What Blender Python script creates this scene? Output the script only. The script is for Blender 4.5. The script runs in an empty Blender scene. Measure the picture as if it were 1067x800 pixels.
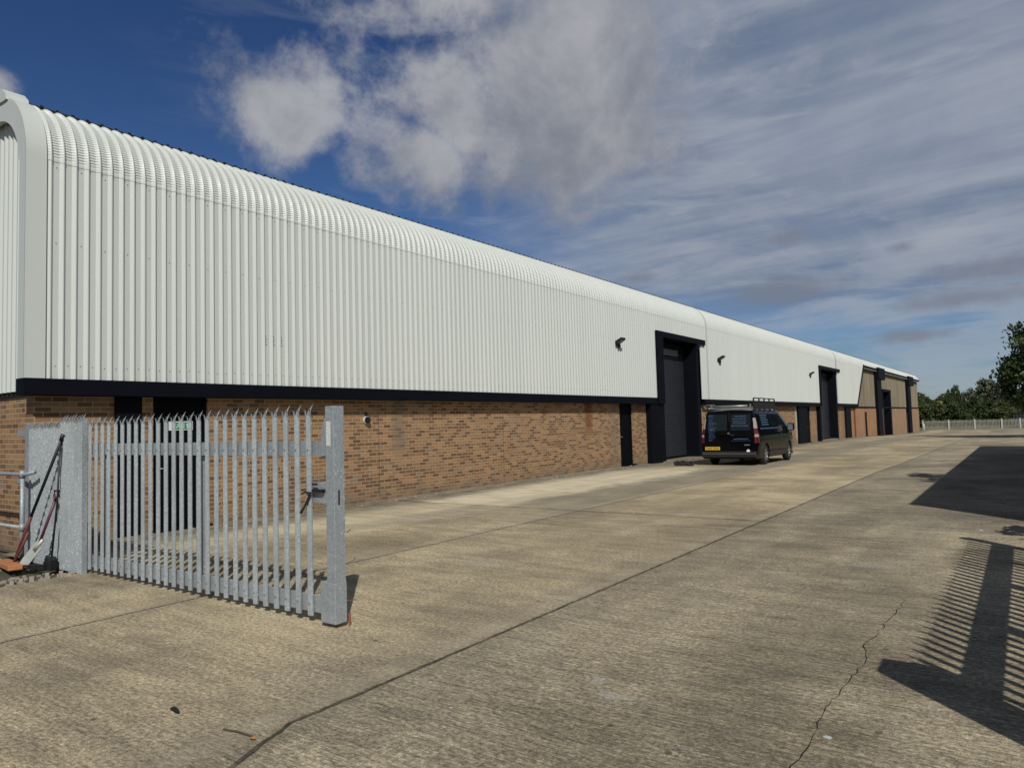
import bpy, bmesh, math, random
import numpy as np
from mathutils import Vector, Matrix
R_ = math.radians
scene = bpy.context.scene
COL = scene.collection

# ------------------------------------------------------------------ camera
cam = bpy.data.cameras.new("camera"); co = bpy.data.objects.new("camera", cam); COL.objects.link(co)
RX, RY, RZ = (0.811236, -0.054806, -0.582143), (0.584050, 0.028821, 0.811206), (-0.027953, -0.998080, 0.055586)
def set_cam():
    d = np.array([1067-533.5, 426.3-400, 740.]); d /= np.linalg.norm(d)
    e = np.array([1, -0.028, 0.]); n = np.cross(d, e); n /= np.linalg.norm(n)
    if n[1] > 0: n = -n
    r = np.cross(d, n)
    Rw = np.array([r, d, n])                      # rows: world X, Y, Z in camera (x right, y down, z forward)
    M = Matrix(((Rw[0][0], -Rw[0][1], -Rw[0][2], 0), (Rw[1][0], -Rw[1][1], -Rw[1][2], 0), (Rw[2][0], -Rw[2][1], -Rw[2][2], 1.6), (0, 0, 0, 1)))
    co.matrix_world = M
set_cam()
cam.sensor_width = 36; cam.lens = 740/1067*36; cam.clip_start = 0.05; cam.clip_end = 6000
scene.camera = co

# ------------------------------------------------------------------ node helper
class NT:
    def __init__(s, tree): s.t = tree; s.t.nodes.clear()
    def n(s, typ, **kw):
        nd = s.t.nodes.new(typ)
        for k, v in kw.items():
            if k.startswith('i_'):
                key = k[2:]; key = int(key) if key.isdigit() else key.replace('_', ' ')
                s.set(nd.inputs[key], v)
            else: setattr(nd, k, v)
        return nd
    def set(s, sock, v):
        if isinstance(v, bpy.types.NodeSocket): s.t.links.new(v, sock)
        elif hasattr(v, 'outputs'): s.t.links.new(v.outputs[0], sock)
        else:
            if isinstance(v, (tuple, list)) and len(v) == 3 and sock.type == 'RGBA': v = (*v, 1)
            sock.default_value = v
    def m(s, op, a, b=None, c=None, clamp=False):
        nd = s.t.nodes.new('ShaderNodeMath'); nd.operation = op; nd.use_clamp = clamp
        s.set(nd.inputs[0], a)
        if b is not None: s.set(nd.inputs[1], b)
        if c is not None: s.set(nd.inputs[2], c)
        return nd.outputs[0]
    def ramp(s, v, a, b):                       # smoothstep a..b
        nd = s.t.nodes.new('ShaderNodeMapRange'); nd.interpolation_type = 'SMOOTHSTEP'
        s.set(nd.inputs[0], v); nd.inputs[1].default_value = a; nd.inputs[2].default_value = b
        return nd.outputs[0]
    def lin(s, v, a, b, c, d):
        nd = s.t.nodes.new('ShaderNodeMapRange'); s.set(nd.inputs[0], v)
        for i, q in enumerate((a, b, c, d)): nd.inputs[i+1].default_value = q
        return nd.outputs[0]
    def mix(s, f, a, b, mode='MIX'):
        nd = s.t.nodes.new('ShaderNodeMix'); nd.data_type = 'RGBA'; nd.blend_type = mode
        s.set(nd.inputs[0], f); s.set(nd.inputs[6], a); s.set(nd.inputs[7], b); return nd.outputs[2]
    def noise(s, vec, scale, detail=4, rough=.55, dist=0):
        nd = s.n('ShaderNodeTexNoise'); s.set(nd.inputs['Vector'], vec)
        nd.inputs['Scale'].default_value = scale; nd.inputs['Detail'].default_value = detail
        nd.inputs['Roughness'].default_value = rough; nd.inputs['Distortion'].default_value = dist
        return nd.outputs[0]
    def xyz(s, v):
        nd = s.n('ShaderNodeSeparateXYZ'); s.set(nd.inputs[0], v); return nd.outputs
    def vec(s, x, y, z):
        nd = s.n('ShaderNodeCombineXYZ'); s.set(nd.inputs[0], x); s.set(nd.inputs[1], y); s.set(nd.inputs[2], z); return nd.outputs[0]
    def vmul(s, v, t):
        nd = s.n('ShaderNodeVectorMath', operation='MULTIPLY'); s.set(nd.inputs[0], v); nd.inputs[1].default_value = t; return nd.outputs[0]
    def pos(s): return s.n('ShaderNodeNewGeometry').outputs['Position']
    def obj(s): return s.n('ShaderNodeTexCoord').outputs['Object']
    def bsdf(s, color, rough=.6, metal=0., bump=None, bstr=.3, bdist=.01, spec=.5, coat=0.):
        p = s.n('ShaderNodeBsdfPrincipled'); s.set(p.inputs['Base Color'], color); s.set(p.inputs['Roughness'], rough)
        s.set(p.inputs['Metallic'], metal); p.inputs['Specular IOR Level'].default_value = spec
        p.inputs['Coat Weight'].default_value = coat
        if bump is not None:
            b = s.n('ShaderNodeBump'); b.inputs['Strength'].default_value = bstr; b.inputs['Distance'].default_value = bdist
            s.set(b.inputs['Height'], bump); s.set(p.inputs['Normal'], b.outputs[0])
        o = s.n('ShaderNodeOutputMaterial'); s.set(o.inputs[0], p.outputs[0]); return p
MATS = {}
def mat(name, fn):
    m = bpy.data.materials.new(name); m.use_nodes = True; fn(NT(m.node_tree)); MATS[name] = m; return m

# ------------------------------------------------------------------ sky, sun, exposure
SUN_TO = Vector((-1, 1, -1.25)).normalized()
SUN_EL = math.asin(-SUN_TO.z)
w = bpy.data.worlds.new("World"); scene.world = w; w.use_nodes = True
def build_sky(k):
    sky = k.n('ShaderNodeTexSky', sky_type='NISHITA', sun_disc=False, sun_elevation=SUN_EL, sun_rotation=R_(135), altitude=0, air_density=1.0, dust_density=0.25, ozone_density=4.0)
    d = k.n('ShaderNodeTexCoord').outputs['Generated']
    x, y, z = k.xyz(d)
    az = k.m('MULTIPLY', k.m('ARCTAN2', x, y), 57.2958)
    el = k.m('MULTIPLY', k.m('ARCSINE', z), 57.2958)
    zc = k.m('ADD', k.m('MAXIMUM', z, 0.0), 0.09)
    flat = k.vec(k.m('DIVIDE', x, zc), k.m('DIVIDE', y, zc), 0)
    warp = k.m('SUBTRACT', k.noise(d, 6.5, 9, .62, .15), .5)
    fine = k.m('SUBTRACT', k.noise(d, 21, 8, .7), .5)
    n1 = k.m('ADD', k.m('MULTIPLY', warp, 4.2), k.m('MULTIPLY', fine, 1.5))
    def blob(a, e, wa, we):
        u = k.m('DIVIDE', k.m('SUBTRACT', az, a), wa); v = k.m('DIVIDE', k.m('SUBTRACT', el, e), we)
        return k.m('SUBTRACT', 1.0, k.m('SQRT', k.m('ADD', k.m('MULTIPLY', u, u), k.m('MULTIPLY', v, v))))
    def blobs(L):
        o = None
        for b in L:
            q = blob(*b); o = q if o is None else k.m('MAXIMUM', o, q)
        return o
    # cumulus in broken lumps
    cum = k.m('ADD', blobs([(-54.5, 24.0, 6.5, 4.4), (-34, 25.5, 14.5, 9.5), (-43, 21, 7, 4.5), (-39, 25, 8.5, 7), (-30, 30, 10, 6), (-40, 32, 10, 5.), (-73.5, 22.2, 3, 1.4), (-29, 23, 11, 8.),
                            (65, 30, 14, 6), (-120, 30, 18, 6), (170, 25, 16, 6)]), k.m('MULTIPLY', n1, .54))
    cm = k.m('MULTIPLY', k.ramp(cum, -.12, .66), .90)
    # small dark scraps
    scr = k.m('ADD', blobs([(-14.5, 9.2, 4.6, 1.3), (-14, 13.3, 3, .9), (-6.5, 11.6, 1.6, .6), (-25.5, 11.2, 3, 1.4), (-3, 7.6, 5, .9), (-2, 9.5, 4, 1.1), (-6, 5.4, 3, .6)]), k.m('MULTIPLY', n1, .6))
    sm = k.m('MULTIPLY', k.ramp(scr, .05, 1.0), .75)
    # thin high veil, streaked
    st = k.noise(k.vmul(flat, (.9, .42, 1)), 1.35, 7, .58, .6)
    st2 = k.noise(k.vmul(flat, (.35, 1.6, 1)), .9, 7, .62, .3)
    vz = k.m('ADD', k.m('MULTIPLY', k.ramp(az, -50, -18), .80), k.m('ADD', k.m('MULTIPLY', st, .7), k.m('MULTIPLY', st2, .5)))
    vm = k.m('MULTIPLY', k.ramp(vz, .75, 1.42), .92)
    thin = k.m('MULTIPLY', k.ramp(k.m('ADD', k.noise(k.vmul(d, (1, 1, 5)), 4.5, 7, .6, .4), k.m('MULTIPLY', k.ramp(el, 14, 3), .13)), .50, .68), k.m('MULTIPLY', k.ramp(az, -70, -20), .7))
    low = k.m('SUBTRACT', 1.0, k.m('MULTIPLY', k.ramp(k.m('ADD', el, k.m('MULTIPLY', warp, 7.)), 11., 6.0), .80))
    vm = k.m('MULTIPLY', vm, low)
    zen = k.ramp(el, 2, 34)
    hue = k.mix(zen, (.66, .84, 1.06), (.40, .60, .92))
    base = k.mix(1.0, sky.outputs[0], hue, 'MULTIPLY')
    base = k.mix(1.0, base, (SKYG, SKYG, SKYG), 'MULTIPLY')
    up = k.ramp(el, 33, 58)
    base = k.mix(up, base, k.mix(1.0, base, (.36, .38, .46), 'MULTIPLY'))
    vm = k.m('MULTIPLY', vm, k.m('SUBTRACT', 1.0, k.m('MULTIPLY', up, .85)))
    veilc = k.mix(k.ramp(k.m('ADD', k.m('MULTIPLY', st2, .6), k.m('MULTIPLY', st, .4)), .38, .66), (2.6, 3.3, 4.7), (5.6, 6.1, 7.0))
    c = k.mix(vm, base, veilc)
    c = k.mix(k.m('MULTIPLY', thin, .72), c, (5.6, 6.1, 6.9))
    den = k.ramp(k.m('ADD', k.m('ADD', k.noise(d, 6, 9, .60, .2), k.m('MULTIPLY', cm, .06)), k.m('MULTIPLY', k.ramp(el, 17, 30), .10)), .40, .74)
    cumc = k.mix(den, (3.3, 3.5, 4.15), (6.4, 6.45, 6.8))
    c = k.mix(cm, c, cumc)
    c = k.mix(sm, c, (2.8, 3.15, 4.0))
    bg = k.n('ShaderNodeBackground'); k.set(bg.inputs[0], c); bg.inputs[1].default_value = .092
    o = k.n('ShaderNodeOutputWorld'); k.set(o.inputs[0], bg.outputs[0])
SKYG = 0.86
build_sky(NT(w.node_tree))
sl = bpy.data.lights.new("sun", 'SUN'); sl.energy = 5.0; sl.angle = R_(.53); sl.color = (1, .965, .90)
so = bpy.data.objects.new("sun", sl); COL.objects.link(so); so.rotation_euler = SUN_TO.to_track_quat('-Z', 'Y').to_euler(); so.location = (20, -20, 25)
vs = scene.view_settings; vs.view_transform = 'Standard'; vs.look = 'None'; vs.exposure = -0.50; vs.gamma = 1; vs.use_curve_mapping = False

# ------------------------------------------------------------------ materials
def simple(name, col, rough=.6, metal=0, var=.15, sc=6, spec=.5, coat=0):
    def f(k):
        n = k.noise(k.pos(), sc, 5, .6)
        c = k.mix(n, tuple(q*(1-var) for q in col), tuple(min(1, q*(1+var)) for q in col))
        k.bsdf(c, k.lin(n, .2, .8, rough-.06, rough+.06), metal, spec=spec, coat=coat)
    return mat(name, f)
def concrete(k):
    p = k.pos(); x, y, z = k.xyz(p)
    big = k.noise(p, .45, 5, .62); mid = k.noise(p, 2.6, 6, .65); fine = k.noise(p, 34, 5, .8); grit = k.noise(p, 150, 2, .7)
    br = k.noise(k.vmul(p, (11, 50, 1)), 1.0, 5, .78, .5)
    br2 = k.noise(k.vmul(p, (.9, 5, 1)), 1.0, 6, .68, .6)
    wob = k.m('MULTIPLY', k.m('SUBTRACT', k.noise(p, 4.5, 8, .75), .5), .17)
    right = k.ramp(x, -3.4, -3.3)
    ca = k.mix(right, (.472, .418, .318), (.438, .402, .330))
    v = k.m('ADD', k.m('ADD', k.m('MULTIPLY', big, .8), k.m('MULTIPLY', mid, .34)), k.m('MULTIPLY', br2, .62))
    sid = k.vec(k.m('ADD', k.m('GREATER_THAN', x, -3.35), k.m('GREATER_THAN', x, -6.6)), k.m('FLOOR', k.m('DIVIDE', k.m('SUBTRACT', y, 11.15), 19.6)), 0)
    wsl = k.n('ShaderNodeTexWhiteNoise', noise_dimensions='2D'); k.set(wsl.inputs['Vector'], sid)
    c = k.mix(1.0, ca, k.mix(k.ramp(v, .60, 1.10), (.56, .55, .54), (1.17, 1.15, 1.08)), 'MULTIPLY')
    c = k.mix(1.0, c, k.mix(wsl.outputs[0], (.86, .86, .87), (1.10, 1.08, 1.04)), 'MULTIPLY')
    pt = k.ramp(k.noise(k.vmul(p, (1, .55, 1)), .33, 6, .68, .5), .40, .60)
    c = k.mix(1.0, c, k.mix(pt, (.80, .785, .76), (1.12, 1.11, 1.08)), 'MULTIPLY')
    ch = k.m('MULTIPLY', k.ramp(k.noise(p, 1.1, 7, .75), .54, .68), k.ramp(fine, .42, .62)); c = k.mix(k.m('MULTIPLY', ch, .45), c, (.68, .63, .52))
    br3 = k.noise(k.vmul(p, (2.2, 95, 1)), 1.0, 4, .7, .2)
    c = k.mix(k.lin(right, 0, 1, .35, .8), c, k.mix(1.0, c, k.mix(k.ramp(br3, .38, .62), (.62, .61, .60), (1.22, 1.22, 1.20)), 'MULTIPLY'))
    rough_ = k.ramp(k.m('ADD', k.m('MULTIPLY', right, .25), mid), .40, .75)
    c = k.mix(k.lin(rough_, 0, 1, .35, .85), c, k.mix(1.0, c, k.mix(k.ramp(br, .34, .66), (.55, .54, .52), (1.25, 1.24, 1.21)), 'MULTIPLY'))
    c = k.mix(.95, c, k.mix(1.0, c, k.mix(k.ramp(fine, .32, .68), (.46, .45, .43), (1.46, 1.45, 1.42)), 'MULTIPLY'))
    c = k.mix(.8, c, k.mix(1.0, c, k.mix(k.ramp(grit, .28, .72), (.50, .49, .48), (1.5, 1.49, 1.46)), 'MULTIPLY'))
    # pale patch by the wall, worn edge
    e = k.m('MULTIPLY', k.m('SUBTRACT', k.noise(k.vmul(p, (1, .45, 1)), 1.1, 6, .65), .5), 3.2)
    px = k.m('MULTIPLY', k.ramp(k.m('ADD', x, e), -11.2, -10.5), k.ramp(k.m('ADD', x, k.m('ADD', e, k.m('MULTIPLY', k.m('SUBTRACT', y, 12), -.06))), -7.9, -8.9))
    py = k.m('MULTIPLY', k.lin(k.ramp(y, 11.1, 11.2), 0, 1, .45, 1), k.ramp(k.m('ADD', y, e), 24.0, 20.0))
    c = k.mix(k.m('MULTIPLY', k.m('MULTIPLY', px, py), k.lin(k.ramp(br2, .35, .62), 0, 1, .5, .95)), c, k.mix(br2, (.62, .54, .38), (.76, .68, .50)))
    # grey worn run beside the patch
    g = k.m('MULTIPLY', k.m('MULTIPLY', k.ramp(k.m('ADD', x, k.m('MULTIPLY', e, .5)), -8.6, -8.0), k.ramp(k.m('ADD', x, k.m('MULTIPLY', e, .2)), -6.3, -6.9)), k.ramp(y, 8.5, 12.5))
    c = k.mix(k.m('MULTIPLY', g, .5), c, k.mix(fine, (.13, .12, .10), (.26, .24, .20)))
    # dirty strip along the wall foot
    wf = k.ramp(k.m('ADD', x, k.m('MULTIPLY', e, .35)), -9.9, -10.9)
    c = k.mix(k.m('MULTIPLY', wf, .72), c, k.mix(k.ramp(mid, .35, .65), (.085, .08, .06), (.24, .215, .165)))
    # dark blotches and oil
    vo = k.n('ShaderNodeTexVoronoi', i_Scale=.22); k.set(vo.inputs['Vector'], p)
    bl = k.ramp(k.m('ADD', vo.outputs[0], k.m('MULTIPLY', mid, .5)), .50, .33)
    c = k.mix(k.m('MULTIPLY', bl, .25), c, (.11, .10, .085))
    sp = k.n('ShaderNodeTexVoronoi', i_Scale=2.3); k.set(sp.inputs['Vector'], p)
    c = k.mix(k.m('MULTIPLY', k.ramp(sp.outputs[0], .055, .035), .75), c, (.07, .06, .05))
    sp2 = k.n('ShaderNodeTexVoronoi', i_Scale=3.1); k.set(sp2.inputs['Vector'], k.vmul(p, (1.1, .9, 1)))
    c = k.mix(k.m('MULTIPLY', k.ramp(sp2.outputs[0], .035, .02), .8), c, (.8, .78, .70))
    # tyre-dark wheel runs and big cloudy tone
    tr = k.ramp(k.noise(k.vmul(p, (.7, .06, 1)), 1.0, 4, .6), .48, .66)
    c = k.mix(k.m('MULTIPLY', tr, .24), c, (.15, .135, .11))
    for sx_, sy_, rr, st in ((-2.05, 3.75, .20, .5), (-2.25, 3.95, .12, .3), (-1.35, 8.4, .35, .3), (-5.2, 6.6, .5, .22)):
        dx = k.m('SUBTRACT', x, sx_); dy = k.m('MULTIPLY', k.m('SUBTRACT', y, sy_), 1.5)
        dd = k.m('ADD', k.m('SQRT', k.m('ADD', k.m('MULTIPLY', dx, dx), k.m('MULTIPLY', dy, dy))), k.m('MULTIPLY', k.m('SUBTRACT', mid, .5), .5))
        c = k.mix(k.m('MULTIPLY', k.m('MULTIPLY', k.ramp(dd, rr, rr*.2), st), k.ramp(fine, .3, .6)), c, (.70, .66, .56))
    # joints
    def joint(coord, at, wd):
        return k.ramp(k.m('ABSOLUTE', k.m('ADD', k.m('SUBTRACT', coord, at), k.m('MULTIPLY', wob, .4))), wd, wd*.45)
    def band(coord, at, wd):
        return k.ramp(k.m('ABSOLUTE', k.m('SUBTRACT', coord, at)), wd, wd*.3)
    pale = k.m('MULTIPLY', k.m('MAXIMUM', band(x, -3.48, .13), band(x, -6.72, .10)), k.ramp(mid, .3, .6))
    c = k.mix(k.m('MULTIPLY', pale, .22), c, (.50, .46, .37))
    stn = k.m('MULTIPLY', k.m('MULTIPLY', band(x, -3.28, .15), k.ramp(mid, .50, .62)), k.ramp(k.noise(p, .9, 3), .45, .6))
    c = k.mix(k.m('MULTIPLY', stn, .55), c, (.12, .105, .08))
    J = k.m('MAXIMUM', joint(k.m('SUBTRACT', x, k.m('MULTIPLY', k.m('MAXIMUM', k.m('SUBTRACT', 2.5, y), 0), .38)), -3.35, .020), joint(x, -6.6, .017))
    J = k.m('MAXIMUM', J, joint(x, -11.0, .03))
    for yy in (11.15, 30.5, 52, 74, 96):
        J = k.m('MAXIMUM', J, k.m('MULTIPLY', joint(y, yy, .03 if yy < 20 else .05), k.ramp(x, -3.1, -3.3) if yy < 60 else 1.0))
    c = k.mix(k.m('MULTIPLY', J, k.lin(k.noise(p, 5, 4, .7), .3, .65, .35, .92)), c, (.035, .03, .024))
    hgt = k.m('SUBTRACT', k.m('ADD', k.m('ADD', k.m('MULTIPLY', br, .9), k.m('MULTIPLY', fine, .6)), k.m('MULTIPLY', mid, .4)), k.m('MULTIPLY', J, 3))
    k.bsdf(c, .9, 0, hgt, .9, .016, spec=.2)
mat('concrete', concrete)
def brickf(axis):
    def f(k):
        p = k.pos(); X, Y, z = k.xyz(p); a = Y if axis == 'y' else X
        row = k.m('FLOOR', k.m('DIVIDE', z, .075)); rz = k.m('FRACT', k.m('DIVIDE', z, .075))
        u = k.m('ADD', k.m('DIVIDE', a, .225), k.m('MULTIPLY', k.m('MODULO', k.m('ADD', row, 100), 2), .5))
        colm = k.m('FLOOR', u); fx = k.m('FRACT', u)
        wn = k.n('ShaderNodeTexWhiteNoise', noise_dimensions='2D'); k.set(wn.inputs['Vector'], k.vec(colm, row, 0)); h = wn.outputs[0]
        wn2 = k.n('ShaderNodeTexWhiteNoise', noise_dimensions='2D'); k.set(wn2.inputs['Vector'], k.vec(k.m('ADD', colm, 31), row, 0)); h2 = wn2.outputs[0]
        mo = k.m('MAXIMUM', k.m('MAXIMUM', k.m('LESS_THAN', rz, .15), k.m('LESS_THAN', fx, .05)), 0)
        lg = k.noise(p, .8, 4, .6)
        c = k.mix(h2, (.235, .132, .066), (.36, .212, .108))
        dk = k.m('GREATER_THAN', k.m('ADD', h, k.m('MULTIPLY', k.m('SUBTRACT', lg, .5), .25)), .68)
        c = k.mix(k.m('MULTIPLY', dk, k.lin(h2, 0, 1, .55, 1)), c, (.135, .074, .042))
        c = k.mix(k.ramp(h, .08, .0), c, (.24, .18, .13))
        fn = k.noise(p, 45, 4, .7); c = k.mix(.55, c, k.mix(1.0, c, k.mix(fn, (.55, .55, .55), (1.4, 1.4, 1.4)), 'MULTIPLY'))
        c = k.mix(mo, c, k.mix(k.noise(p, 3, 3), (.34, .27, .18), (.49, .39, .265)))
        # weathering: dirty foot, washed streaks, two rust runs
        ft = k.ramp(k.m('ADD', z, k.m('MULTIPLY', k.m('SUBTRACT', k.noise(p, 2.2, 5, .7), .5), .8)), .42, -.05)
        c = k.mix(k.m('MULTIPLY', ft, .5), c, (.17, .14, .10))
        sk = k.m('MULTIPLY', k.ramp(k.noise(k.vec(k.m('MULTIPLY', a, 2.2), k.m('MULTIPLY', z, .25), 0), 1, 5, .7), .56, .72), k.ramp(z, .3, 1.7))
        c = k.mix(k.m('MULTIPLY', sk, .42), c, (.22, .19, .15))
        if axis == 'y':
            wv = k.m('MULTIPLY', k.m('SUBTRACT', k.noise(p, 6, 4), .5), .35)
            for yy, wd, zl, cc, st in ((20.3, .34, .9, (.16, .055, .02), .75), (22.1, .22, .1, (.20, .17, .13), .5), (46.4, .5, -.2, (.62, .60, .52), .55), (58.2, .7, -.3, (.60, .58, .5), .5), (11.6, .3, .6, (.16, .14, .11), .5), (64.6, .4, -.5, (.40, .15, .06), .6)):
                mk = k.m('MULTIPLY', k.ramp(k.m('ABSOLUTE', k.m('ADD', k.m('SUBTRACT', a, yy), wv)), wd, wd*.3), k.ramp(k.m('ADD', z, wv), zl, zl+.7))
                c = k.mix(k.m('MULTIPLY', mk, st), c, cc)
            for yy in (11.0, 15.6, 35.5, 41):
                mj = k.ramp(k.m('ABSOLUTE', k.m('SUBTRACT', a, yy)), .014, .006); c = k.mix(k.m('MULTIPLY', mj, .75), c, (.13, .09, .06))
            fs_ = k.ramp(k.noise(k.vec(k.m('MULTIPLY', a, .9), k.m('MULTIPLY', z, .35), 0), 1, 5, .7), .38, .62)
            c = k.mix(k.m('MULTIPLY', k.ramp(a, 40, 60), .45), c, k.mix(fs_, (.20, .12, .07), (.46, .28, .16)))
            far = k.ramp(a, 60, 66); c = k.mix(k.m('MULTIPLY', far, .38), c, k.mix(k.ramp(a, 84, 86), (.44, .22, .115), (.38, .26, .155)))
        hg = k.m('ADD', k.m('MULTIPLY', mo, -1), k.m('MULTIPLY', fn, .4))
        k.bsdf(c, .9, 0, hg, .6, .006, spec=.2)
    return f
mat('brick', brickf('y')); mat('brick_end', brickf('x'))
def clad(k):
    p = k.pos(); x, y, z = k.xyz(p)
    n = k.noise(k.vmul(p, (1, 1, .12)), 1.6, 5, .6); f = k.noise(p, 9, 4, .65)
    c = k.mix(n, (.515, .545, .51), (.60, .625, .585)); c = k.mix(k.m('MULTIPLY', k.ramp(f, .55, .8), .35), c, (.49, .515, .47))
    pn = k.n('ShaderNodeTexWhiteNoise', noise_dimensions='1D'); k.set(pn.inputs['W'], k.m('FLOOR', k.m('DIVIDE', y, 1.02)))
    c = k.mix(k.m('MULTIPLY', pn.outputs[0], .22), c, (.48, .51, .47))
    drip = k.m('MULTIPLY', k.ramp(k.noise(k.vmul(p, (6, 6, .35)), 1, 5, .7), .58, .75), k.ramp(z, 4.4, 2.5))
    c = k.mix(k.m('MULTIPLY', drip, .28), c, (.36, .37, .31))
    k.bsdf(c, k.lin(f, .3, .7, .36, .5), 0, f, .12, .004, spec=.5)
mat('cladding', clad)
def tan(k):
    p = k.pos(); n = k.noise(k.vmul(p, (1, 2.2, .15)), 1.2, 5, .65)
    c = k.mix(k.ramp(n, .3, .7), (.155, .130, .088), (.27, .235, .165)); k.bsdf(c, .8, 0, n, .2, .01, spec=.2)
mat('tan_panel', tan)
simple('black_steel', (.0042, .0050, .0085), .6, 0, .3, 3, spec=.08)
simple('black_door', (.0035, .004, .006), .6, 0, .3, 3, spec=.08)
simple('shutter_slate', (.020, .022, .028), .5, 0, .2, 4, spec=.4)
simple('dark_filler', (.008, .008, .008), .9)
simple('roof_sheet', (.33, .34, .32), .6, 0, .2)
def galv(k):
    p = k.pos(); v = k.n('ShaderNodeTexVoronoi', i_Scale=70.); k.set(v.inputs['Vector'], p)
    g = k.xyz(v.outputs['Color'])[0]; n = k.noise(k.vmul(p, (1, 1, .4)), 3, 5, .6)
    c = k.mix(g, (.27, .30, .315), (.37, .405, .42)); c = k.mix(k.ramp(n, .45, .75), c, (.245, .27, .28))
    v2 = k.n('ShaderNodeTexVoronoi', i_Scale=34.); k.set(v2.inputs['Vector'], k.vmul(p, (1, 1, .8)))
    spk = k.m('MULTIPLY', k.m('GREATER_THAN', k.xyz(v2.outputs['Color'])[1], .74), k.ramp(v2.outputs[0], .26, .12))
    c = k.mix(k.m('MULTIPLY', spk, .62), c, (.85, .87, .86))
    k.bsdf(c, k.lin(g, 0, 1, .45, .62), .25, g, .15, .002)
mat('galvanised', galv)
def rust(k):
    n = k.noise(k.pos(), 30, 5, .7); k.bsdf(k.mix(n, (.12, .04, .015), (.32, .13, .05)), .9, 0, n, .5, .003)
mat('rust', rust)
simple('black_plastic', (.012, .012, .014), .5)
simple('rubber', (.016, .016, .017), .8)
simple('maroon_paint', (.10, .022, .04), .45)
simple('spade_blade', (.52, .53, .48), .5, .3)
def wood(k):
    p = k.pos(); n = k.noise(k.vmul(p, (3, 12, 12)), 3, 5, .6, .5); k.bsdf(k.mix(n, (.30, .11, .035), (.56, .25, .10)), .7, 0, n, .3, .003)
mat('broom_wood', wood)
simple('bristle', (.10, .04, .02), .95)
simple('red_handle', (.13, .035, .025), .6)
simple('white_plastic', (.55, .56, .54), .4)
simple('grey_plastic', (.10, .10, .10), .5)
simple('sign_green', (.02, .23, .13), .5)
simple('sign_white', (.62, .70, .64), .5)
simple('sticker', (.60, .62, .58), .6, 0, .4, 60)
simple('van_paint', (.0025, .0028, .004), .12, 0, .2, 2, spec=.12, coat=.04)
simple('van_trim', (.013, .013, .014), .6)
simple('van_glass', (.004, .008, .013), .07, 0, .1, 2, spec=.5, coat=.15)
simple('alloy', (.50, .50, .50), .3, .8)
simple('lamp_red', (.10, .006, .010), .15, 0, .2, 20, coat=.8)
simple('lamp_clear', (.36, .29, .30), .15, 0, .2, 20, coat=.8)
simple('plate_yellow', (.62, .42, .03), .5)
simple('letter_black', (.01, .01, .01), .5)
simple('letter_blue', (.020, .055, .13), .5)
simple('letter_pale', (.06, .11, .19), .5)
simple('chrome', (.7, .7, .7), .15, 1.)
simple('reflector_white', (.85, .85, .85), .3)
simple('rack_metal', (.30, .31, .31), .4, .5)
def soil(k):
    p = k.pos(); n = k.noise(p, 7, 6, .7); m = k.noise(p, 1.2, 4); c = k.mix(n, (.055, .045, .032), (.15, .125, .09))
    k.bsdf(k.mix(k.ramp(m, .5, .7), c, (.07, .085, .035)), .95, 0, n, .8, .03, spec=.1)
mat('soil', soil)
def grass(k):
    p = k.pos(); n = k.noise(p, .35, 6, .7); k.bsdf(k.mix(n, (.09, .11, .03), (.24, .24, .10)), .95, 0, n, .5, .05, spec=.1)
mat('grass', grass)
def leaf(name, a, b):
    def f(k):
        p = k.pos(); n = k.noise(p, 1.3, 4, .7); wn = k.n('ShaderNodeTexWhiteNoise', noise_dimensions='3D')
        k.set(wn.inputs['Vector'], k.n('ShaderNodeVectorMath', operation='SNAP', i_0=p, i_1=(.35, .35, .35)))
        c = k.mix(k.m('ADD', k.m('MULTIPLY', n, .5), k.m('MULTIPLY', wn.outputs[0], .5)), a, b)
        q = k.n('ShaderNodeBsdfPrincipled'); k.set(q.inputs['Base Color'], c); q.inputs['Roughness'].default_value = .55; q.inputs['Specular IOR Level'].default_value = .35
        t = k.n('ShaderNodeBsdfTranslucent'); k.set(t.inputs[0], c)
        mx = k.n('ShaderNodeMixShader'); mx.inputs[0].default_value = .25; k.set(mx.inputs[1], q.outputs[0]); k.set(mx.inputs[2], t.outputs[0])
        o = k.n('ShaderNodeOutputMaterial'); k.set(o.inputs[0], mx.outputs[0])
    return mat(name, f)
leaf('leaf_dark', (.026, .045, .015), (.080, .112, .032)); leaf('leaf_mid', (.055, .075, .025), (.155, .17, .06)); leaf('leaf_grey', (.06, .075, .045), (.155, .17, .11))
simple('bark', (.09, .07, .05), .95)
simple('fence_pale', (.30, .295, .25), .7, .1, .35, 2.5)
simple('fence_post', (.52, .52, .47), .7, 0, .2)
simple('debris', (.34, .30, .24), .95, 0, .5, 25)
simple('shed_wall', (.20, .20, .18), .8)

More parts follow.
